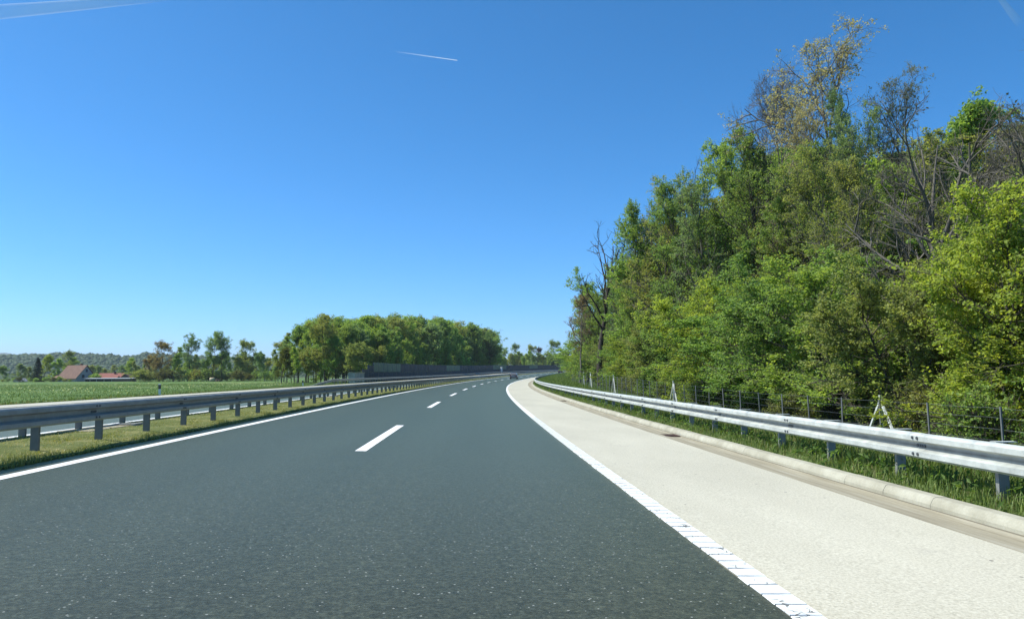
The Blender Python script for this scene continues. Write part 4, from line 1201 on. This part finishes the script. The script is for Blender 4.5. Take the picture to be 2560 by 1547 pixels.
# pale bale and dark brush heap under the tall pair of trees
x, y = bearing(533, 247); bl = empty('hay_bale', (x, y, gz(x, y))); tag(bl, 'pale round hay bale under the tall pair of trees', 'hay bale')
MB().cyl((-.7, 0, .62), (.7, 0, .62), .65, 16).build('straw', M['bale'], bl, True)
MB().cyl((-.2, 0, .62), (-.15, 0, .62), .66, 16).build('band', M['bolt'], bl, True)
x, y = bearing(545, 249); rngb = np.random.default_rng(3)
bm = bmesh.new(); bmesh.ops.create_icosphere(bm, subdivisions=3, radius=1)
for v in bm.verts:
    q = rngb.uniform(.75, 1.2); v.co = Vector((v.co.x * 1.25 * q, v.co.y * .9 * q, max(-.1, v.co.z) * .75 * q))
me = bpy.data.meshes.new('brush_heap'); bm.to_mesh(me); bm.free(); me.materials.append(M['brush'])
bh = obj('brush_heap', me); bh.location = (x, y, gz(x, y)); tag(bh, 'dark heap of brushwood beside the pale bale', 'brush heap')

# ------------------------------------------------------------------ cars
def car(name, label, s, o, paintm, hatch=True):
    p = at(s, o); q = at(s + 2, o)
    r = empty(name, p, -float(head(s))); r.rotation_euler.x = math.atan2(q.z - p.z, 2); r.rotation_euler.y = EB
    tag(r, label, 'car')
    # body from cross sections along y (rear 0 to front 4.2): half width, bottom, belt height
    secs = [(0.0, .72, .42, .80), (.06, .84, .30, .90), (.5, .88, .22, .95), (1.2, .89, .20, .95), (2.6, .89, .20, .93), (3.3, .87, .20, .86), (4.0, .80, .24, .74), (4.18, .66, .34, .60)]
    V = []; F = []; n = 8
    for (yy, w, b, t) in secs:
        V += [(-w * .92, yy, b), (-w, yy, b + .15), (-w, yy, t - .18), (-w * .95, yy, t), (w * .95, yy, t), (w, yy, t - .18), (w, yy, b + .15), (w * .92, yy, b)]
    for i in range(len(secs) - 1):
        F += [(i * n + k, i * n + (k + 1) % n, (i + 1) * n + (k + 1) % n, (i + 1) * n + k) for k in range(n)]
    F += [tuple(range(n))[::-1], tuple(range((len(secs) - 1) * n, len(secs) * n))]
    b = MB(); b.add(V, F); b.build('body', paintm, r, True)
    # greenhouse
    cs = [(.10, .80, .90, .72, 1.02), (.55, .80, .93, .60, 1.43), (1.0, .80, .93, .60, 1.49), (2.0, .80, .93, .60, 1.47), (3.0, .78, .90, .66, .98)]
    V = []; F = []; n = 4
    for (yy, wb, zb, wt, zt) in cs: V += [(-wb, yy, zb), (-wt, yy, zt), (wt, yy, zt), (wb, yy, zb)]
    for i in range(len(cs) - 1): F += [(i * n + k, i * n + (k + 1) % n, (i + 1) * n + (k + 1) % n, (i + 1) * n + k) for k in range(n)]
    F += [(0, 1, 2, 3), tuple(range(len(V) - 4, len(V)))[::-1]]
    g_ = MB(); g_.add(V, F); g_.build('cabin', paintm, r)
    w_ = MB(); w_.add([(-.66, .10, 1.00), (.66, .10, 1.00), (.54, .50, 1.38), (-.54, .50, 1.38), (-.66, .13, 1.00), (.66, .13, 1.00), (.54, .53, 1.38), (-.54, .53, 1.38)],
                      [(0, 1, 2, 3), (7, 6, 5, 4), (0, 1, 5, 4), (1, 2, 6, 5), (2, 3, 7, 6), (3, 0, 4, 7)]).build('rear_window', M['glass_dark'], r)
    for sg in (-1, 1):
        sw = MB(); sw.add([(sg * .805, .55, .97), (sg * .805, 2.75, .95), (sg * .64, 1.95, 1.40), (sg * .64, .75, 1.40), (sg * .79, .55, .97), (sg * .79, 2.75, .95), (sg * .62, 1.95, 1.40), (sg * .62, .75, 1.40)],
                          [(0, 1, 2, 3), (7, 6, 5, 4), (0, 1, 5, 4), (1, 2, 6, 5), (2, 3, 7, 6), (3, 0, 4, 7)]); sw.build('side_window', M['glass_dark'], r)
        MB().box(min(sg * .60, sg * .83), max(sg * .60, sg * .83), -.02, .10, .70, .93).build('tail_lamp', M['tail_lamp'], r)
        MB().box(min(sg * .86, sg * 1.02), max(sg * .86, sg * 1.02), 2.55, 2.72, .94, 1.08).build('mirror', paintm, r)
        for yy in (.62, 3.25):
            w = MB().cyl((sg * .70, yy, .31), (sg * .90, yy, .31), .31, 18).build('wheel', M['tyre'], r, False)
            MB().cyl((sg * .90, yy, .31), (sg * .905, yy, .31), .19, 12).build('rim', M['rim'], w)
    MB().box(-.80, .80, -.06, .05, .30, .52).build('bumper', M['black_plastic'] if paintm is M['car_dark'] else paintm, r, bevel=.03)
    MB().box(-.26, .26, -.075, -.061, .56, .67).build('number_plate', M['plate'], r)
    return r
car('hatchback_car', 'grey hatchback driving ahead in the right lane', 180, 1.35, M['car_grey'])
car('distant_car', 'small dark car far ahead on the bend', 316, 1.5, M['car_dark'])

# ------------------------------------------------------------------ grass and weeds
def blades(name, label, N, sfun, ofun, lfun, wid, color, seed, cat='grass', zf=zground, lean=.45, seg=2, parent=None):
    rng = np.random.default_rng(seed)
    s = sfun(rng, N); o = ofun(rng, N, s); L = lfun(rng, s, o)
    x, y = xy(s, o); z = zf(s, o) - .02
    az = rng.uniform(0, 2 * math.pi, N); k = rng.uniform(.1, 1, N) * lean
    dx, dy = np.cos(az), np.sin(az)
    w = wid * rng.uniform(.6, 1.4, N)
    px_, py_ = -dy * w / 2, dx * w / 2
    b = np.stack([x, y, z], -1)
    mid = b + np.stack([dx * L * k * .35, dy * L * k * .35, L * .55], -1)
    tip = b + np.stack([dx * L * k, dy * L * k, L * (1 - .25 * k)], -1)
    pv = np.stack([px_, py_, 0 * px_], -1)
    V = np.stack([b - pv, b + pv, mid + pv * .8, mid - pv * .8, tip], 1).reshape(-1, 3)
    i = np.arange(N) * 5
    Fq = np.stack([i, i + 1, i + 2, i + 3], -1); Ft = np.stack([i + 3, i + 2, i + 4], -1)
    tint = np.repeat(np.clip(rng.normal(.5, .22, N), 0, 1), 5)
    ob = obj(name, mesh_np(name, V, [Fq, Ft], M['blade'], True, {'tint': tint}), parent)
    ob.color = (*color, 1)
    tag(ob, label, cat, kind='stuff')
    return ob
def clumpy(rng, N, lo, hi, p=1.6): return lo + (hi - lo) * rng.random(N) ** p
def verge_o(rng, N, s): return 7.30 + 6.2 * rng.random(N) ** 1.35
patch = lambda s, o: .5 + .5 * np.sin(s * 1.7 + 2 * np.sin(o * 1.3)) * np.sin(o * 2.3 + s * .6)
blades('tall_grass', 'rough green grass growing behind the kerb and under the right barrier', 90000, lambda r, n: clumpy(r, n, 3.5, 60, 1.9), verge_o,
       lambda r, s, o: (.08 + .30 * smooth(7.3, 8.2, o) * (.45 + .8 * patch(s, o))) * r.uniform(.35, 1.5, len(s)), .011, (.14, .205, .05), 1, lean=.75)
blades('dry_grass', 'pale dry stalks mixed into the verge grass', 12000, lambda r, n: clumpy(r, n, 3.5, 70, 1.6), verge_o,
       lambda r, s, o: (.12 + .3 * smooth(7.3, 8.5, o)) * r.uniform(.5, 1.3, len(s)), .008, (.30, .28, .13), 2)
blades('bank_grass', 'green grass on the bank inside the bend', 60000, lambda r, n: r.uniform(50, 260, n), lambda r, n, s: r.uniform(7.4, 15, n),
       lambda r, s, o: r.uniform(.12, .42, len(s)), .03, (.13, .20, .05), 3)
blades('median_grass', 'short mown grass covering the median strip', 130000, lambda r, n: clumpy(r, n, 8.5, 120, 1.9), lambda r, n, s: r.uniform(-6.5, -4.18, n),
       lambda r, s, o: (.045 + .04 * smooth(-4.5, -4.25, o)) * (.5 + .9 * patch(s * 1.3, o * 2)) * r.uniform(.5, 1.5, len(s)), .012, (.29, .31, .10), 4, lean=.9)
blades('median_straw', 'dry clippings lying in the median grass', 22000, lambda r, n: clumpy(r, n, 8.5, 90, 1.9), lambda r, n, s: r.uniform(-6.4, -4.3, n),
       lambda r, s, o: r.uniform(.03, .09, len(s)), .008, (.46, .42, .24), 5, lean=1.6)
blades('meadow_grass', 'long meadow grass beyond the opposite carriageway', 90000, lambda r, n: r.uniform(12, 170, n), lambda r, n, s: -17.3 - 90 * r.random(n) ** 1.6,
       lambda r, s, o: r.uniform(.04, .20, len(s)), .045, (.135, .205, .062), 6, lean=.6)
blades('brown_grass', 'brownish grass fringe along the far shoulder', 26000, lambda r, n: r.uniform(12, 170, n), lambda r, n, s: -17.2 - 7 * r.random(n) ** 1.3,
       lambda r, s, o: r.uniform(.05, .22, len(s)) * smooth(-17.15, -18.2, o), .03, (.21, .185, .07), 7, lean=.7)
# broad leaved weeds
rng = np.random.default_rng(21)
N = 9000; cl = 900
cs_, co_ = 3.5 + 55 * rng.random(cl) ** 1.7, 7.35 + 4.5 * rng.random(cl) ** 1.4
ci = rng.integers(0, cl, N); ss_ = cs_[ci] + rng.normal(0, .09, N); oo_ = np.maximum(7.3, co_[ci] + rng.normal(0, .09, N))
x, y = xy(ss_, oo_); z = zground(ss_, oo_) + rng.uniform(.02, .24, N)
V, F = leaf_quads(rng, np.stack([x, y, z], -1), rng.normal(0, 1, (N, 3)), .085, .5, .45)
wd = obj('weeds', mesh_np('weeds', V, F, M['leaf'], False, {'tint': np.repeat(np.clip(rng.normal(.5, .2, N), 0, 1), 4)}))
wd.color = (.13, .22, .055, 1); tag(wd, 'broad leaved weeds growing along the kerb', 'weeds', kind='stuff')
# white flowers in the meadow
N = 3500; cl = 90
cs_, co_ = rng.uniform(20, 150, cl), -28 - 70 * rng.random(cl)
ci = rng.integers(0, cl, N); ss_ = cs_[ci] + rng.normal(0, 1.6, N); oo_ = co_[ci] + rng.normal(0, .8, N)
x, y = xy(ss_, oo_); z = zground(ss_, oo_) + rng.uniform(.2, .5, N)
V, F = leaf_quads(rng, np.stack([x, y, z], -1), rng.normal(0, 1, (N, 3)), .10, .5, .8)
fw = obj('meadow_flowers', mesh_np('meadow_flowers', V, F, M['leaf'], False, {'tint': np.repeat(np.clip(rng.normal(.5, .1, N), 0, 1), 4)}))
fw.color = (.55, .58, .45, 1); tag(fw, 'patches of whitish flowering plants in the meadow', 'flowers', kind='stuff')

# ------------------------------------------------------------------ vapour trail and pale streaks high in the sky
def sky_point(px, py, dist):
    v = (fwd + rt * ((px - IMG_W / 2) / F_PX) + up * ((IMG_H / 2 - py) / F_PX)); return v.normalized() * dist
t = NT('ice_cloud', 1, 0); t.col((.9, .9, .9))
at_ = t.n('ShaderNodeAttribute'); at_.attribute_name = 'tint'
tp = t.n('ShaderNodeBsdfTransparent'); mx = t.n('ShaderNodeMixShader'); t.l(at_.outputs['Fac'], mx.inputs[0]); t.l(tp.outputs[0], mx.inputs[1]); t.l(t.b.outputs[0], mx.inputs[2])
t.l(mx.outputs[0], t.t.nodes['Material Output'].inputs[0])
for (p0, p1, r0_, r1_, al, lab) in [((-70, 36), (430, -6), 110., 45., .17, 'faint broad pale streak in the top left corner of the sky'), ((2492, -14), (2553, 64), 30., 60., .13, 'faint short pale streak in the top right corner of the sky')]:  # pale see-through streaks in the two top corners
    a, b = np.array(sky_point(*p0, 14000)), np.array(sky_point(*p1, 14000))
    P = np.array([[a + (b - a) * f for f in np.linspace(0, 1, 24)]])
    V, F = tubes(P, np.array([r0_]), np.array([r1_]), 12)
    tn = np.repeat(np.sin(np.linspace(.12, 1, 24) * math.pi) ** .8 * al, 12)
    ct = obj('contrail', mesh_np('contrail', V, F, t.m, True, {'tint': tn})); tag(ct, lab, 'contrail')
a, b = np.array(sky_point(978, 128, 15000)), np.array(sky_point(1143, 151.5, 12500))
P = np.array([[a + (b - a) * f for f in np.linspace(0, 1, 24)]])
V, F = tubes(P, np.array([11.]), np.array([5.0]), 8)
tn = np.repeat(np.linspace(0, 1, 24) ** 1.3 * .42, 8)
ct = obj('contrail', mesh_np('contrail', V, F, t.m, True, {'tint': tn})); tag(ct, 'short thin white vapour trail high in the blue sky', 'contrail')

# ------------------------------------------------------------------ air
hz_me = MB().box(-15000, 15000, -15000, 15000, -3.6, 330).mesh('haze', None)
hm = bpy.data.materials.new('haze_air'); hm.use_nodes = True
hn = hm.node_tree; hn.nodes.clear()
ho = hn.nodes.new('ShaderNodeOutputMaterial'); hv_ = hn.nodes.new('ShaderNodeVolumePrincipled')
hv_.inputs['Color'].default_value = (.78, .88, 1, 1); hv_.inputs['Density'].default_value = 0.00011; hv_.inputs['Anisotropy'].default_value = 0.2
hn.links.new(hv_.outputs[0], ho.inputs['Volume'])
hz_me.materials.clear(); hz_me.materials.append(hm)
hb = obj('haze', hz_me); tag(hb, 'thin blue summer haze over the whole landscape', 'haze', kind='stuff')
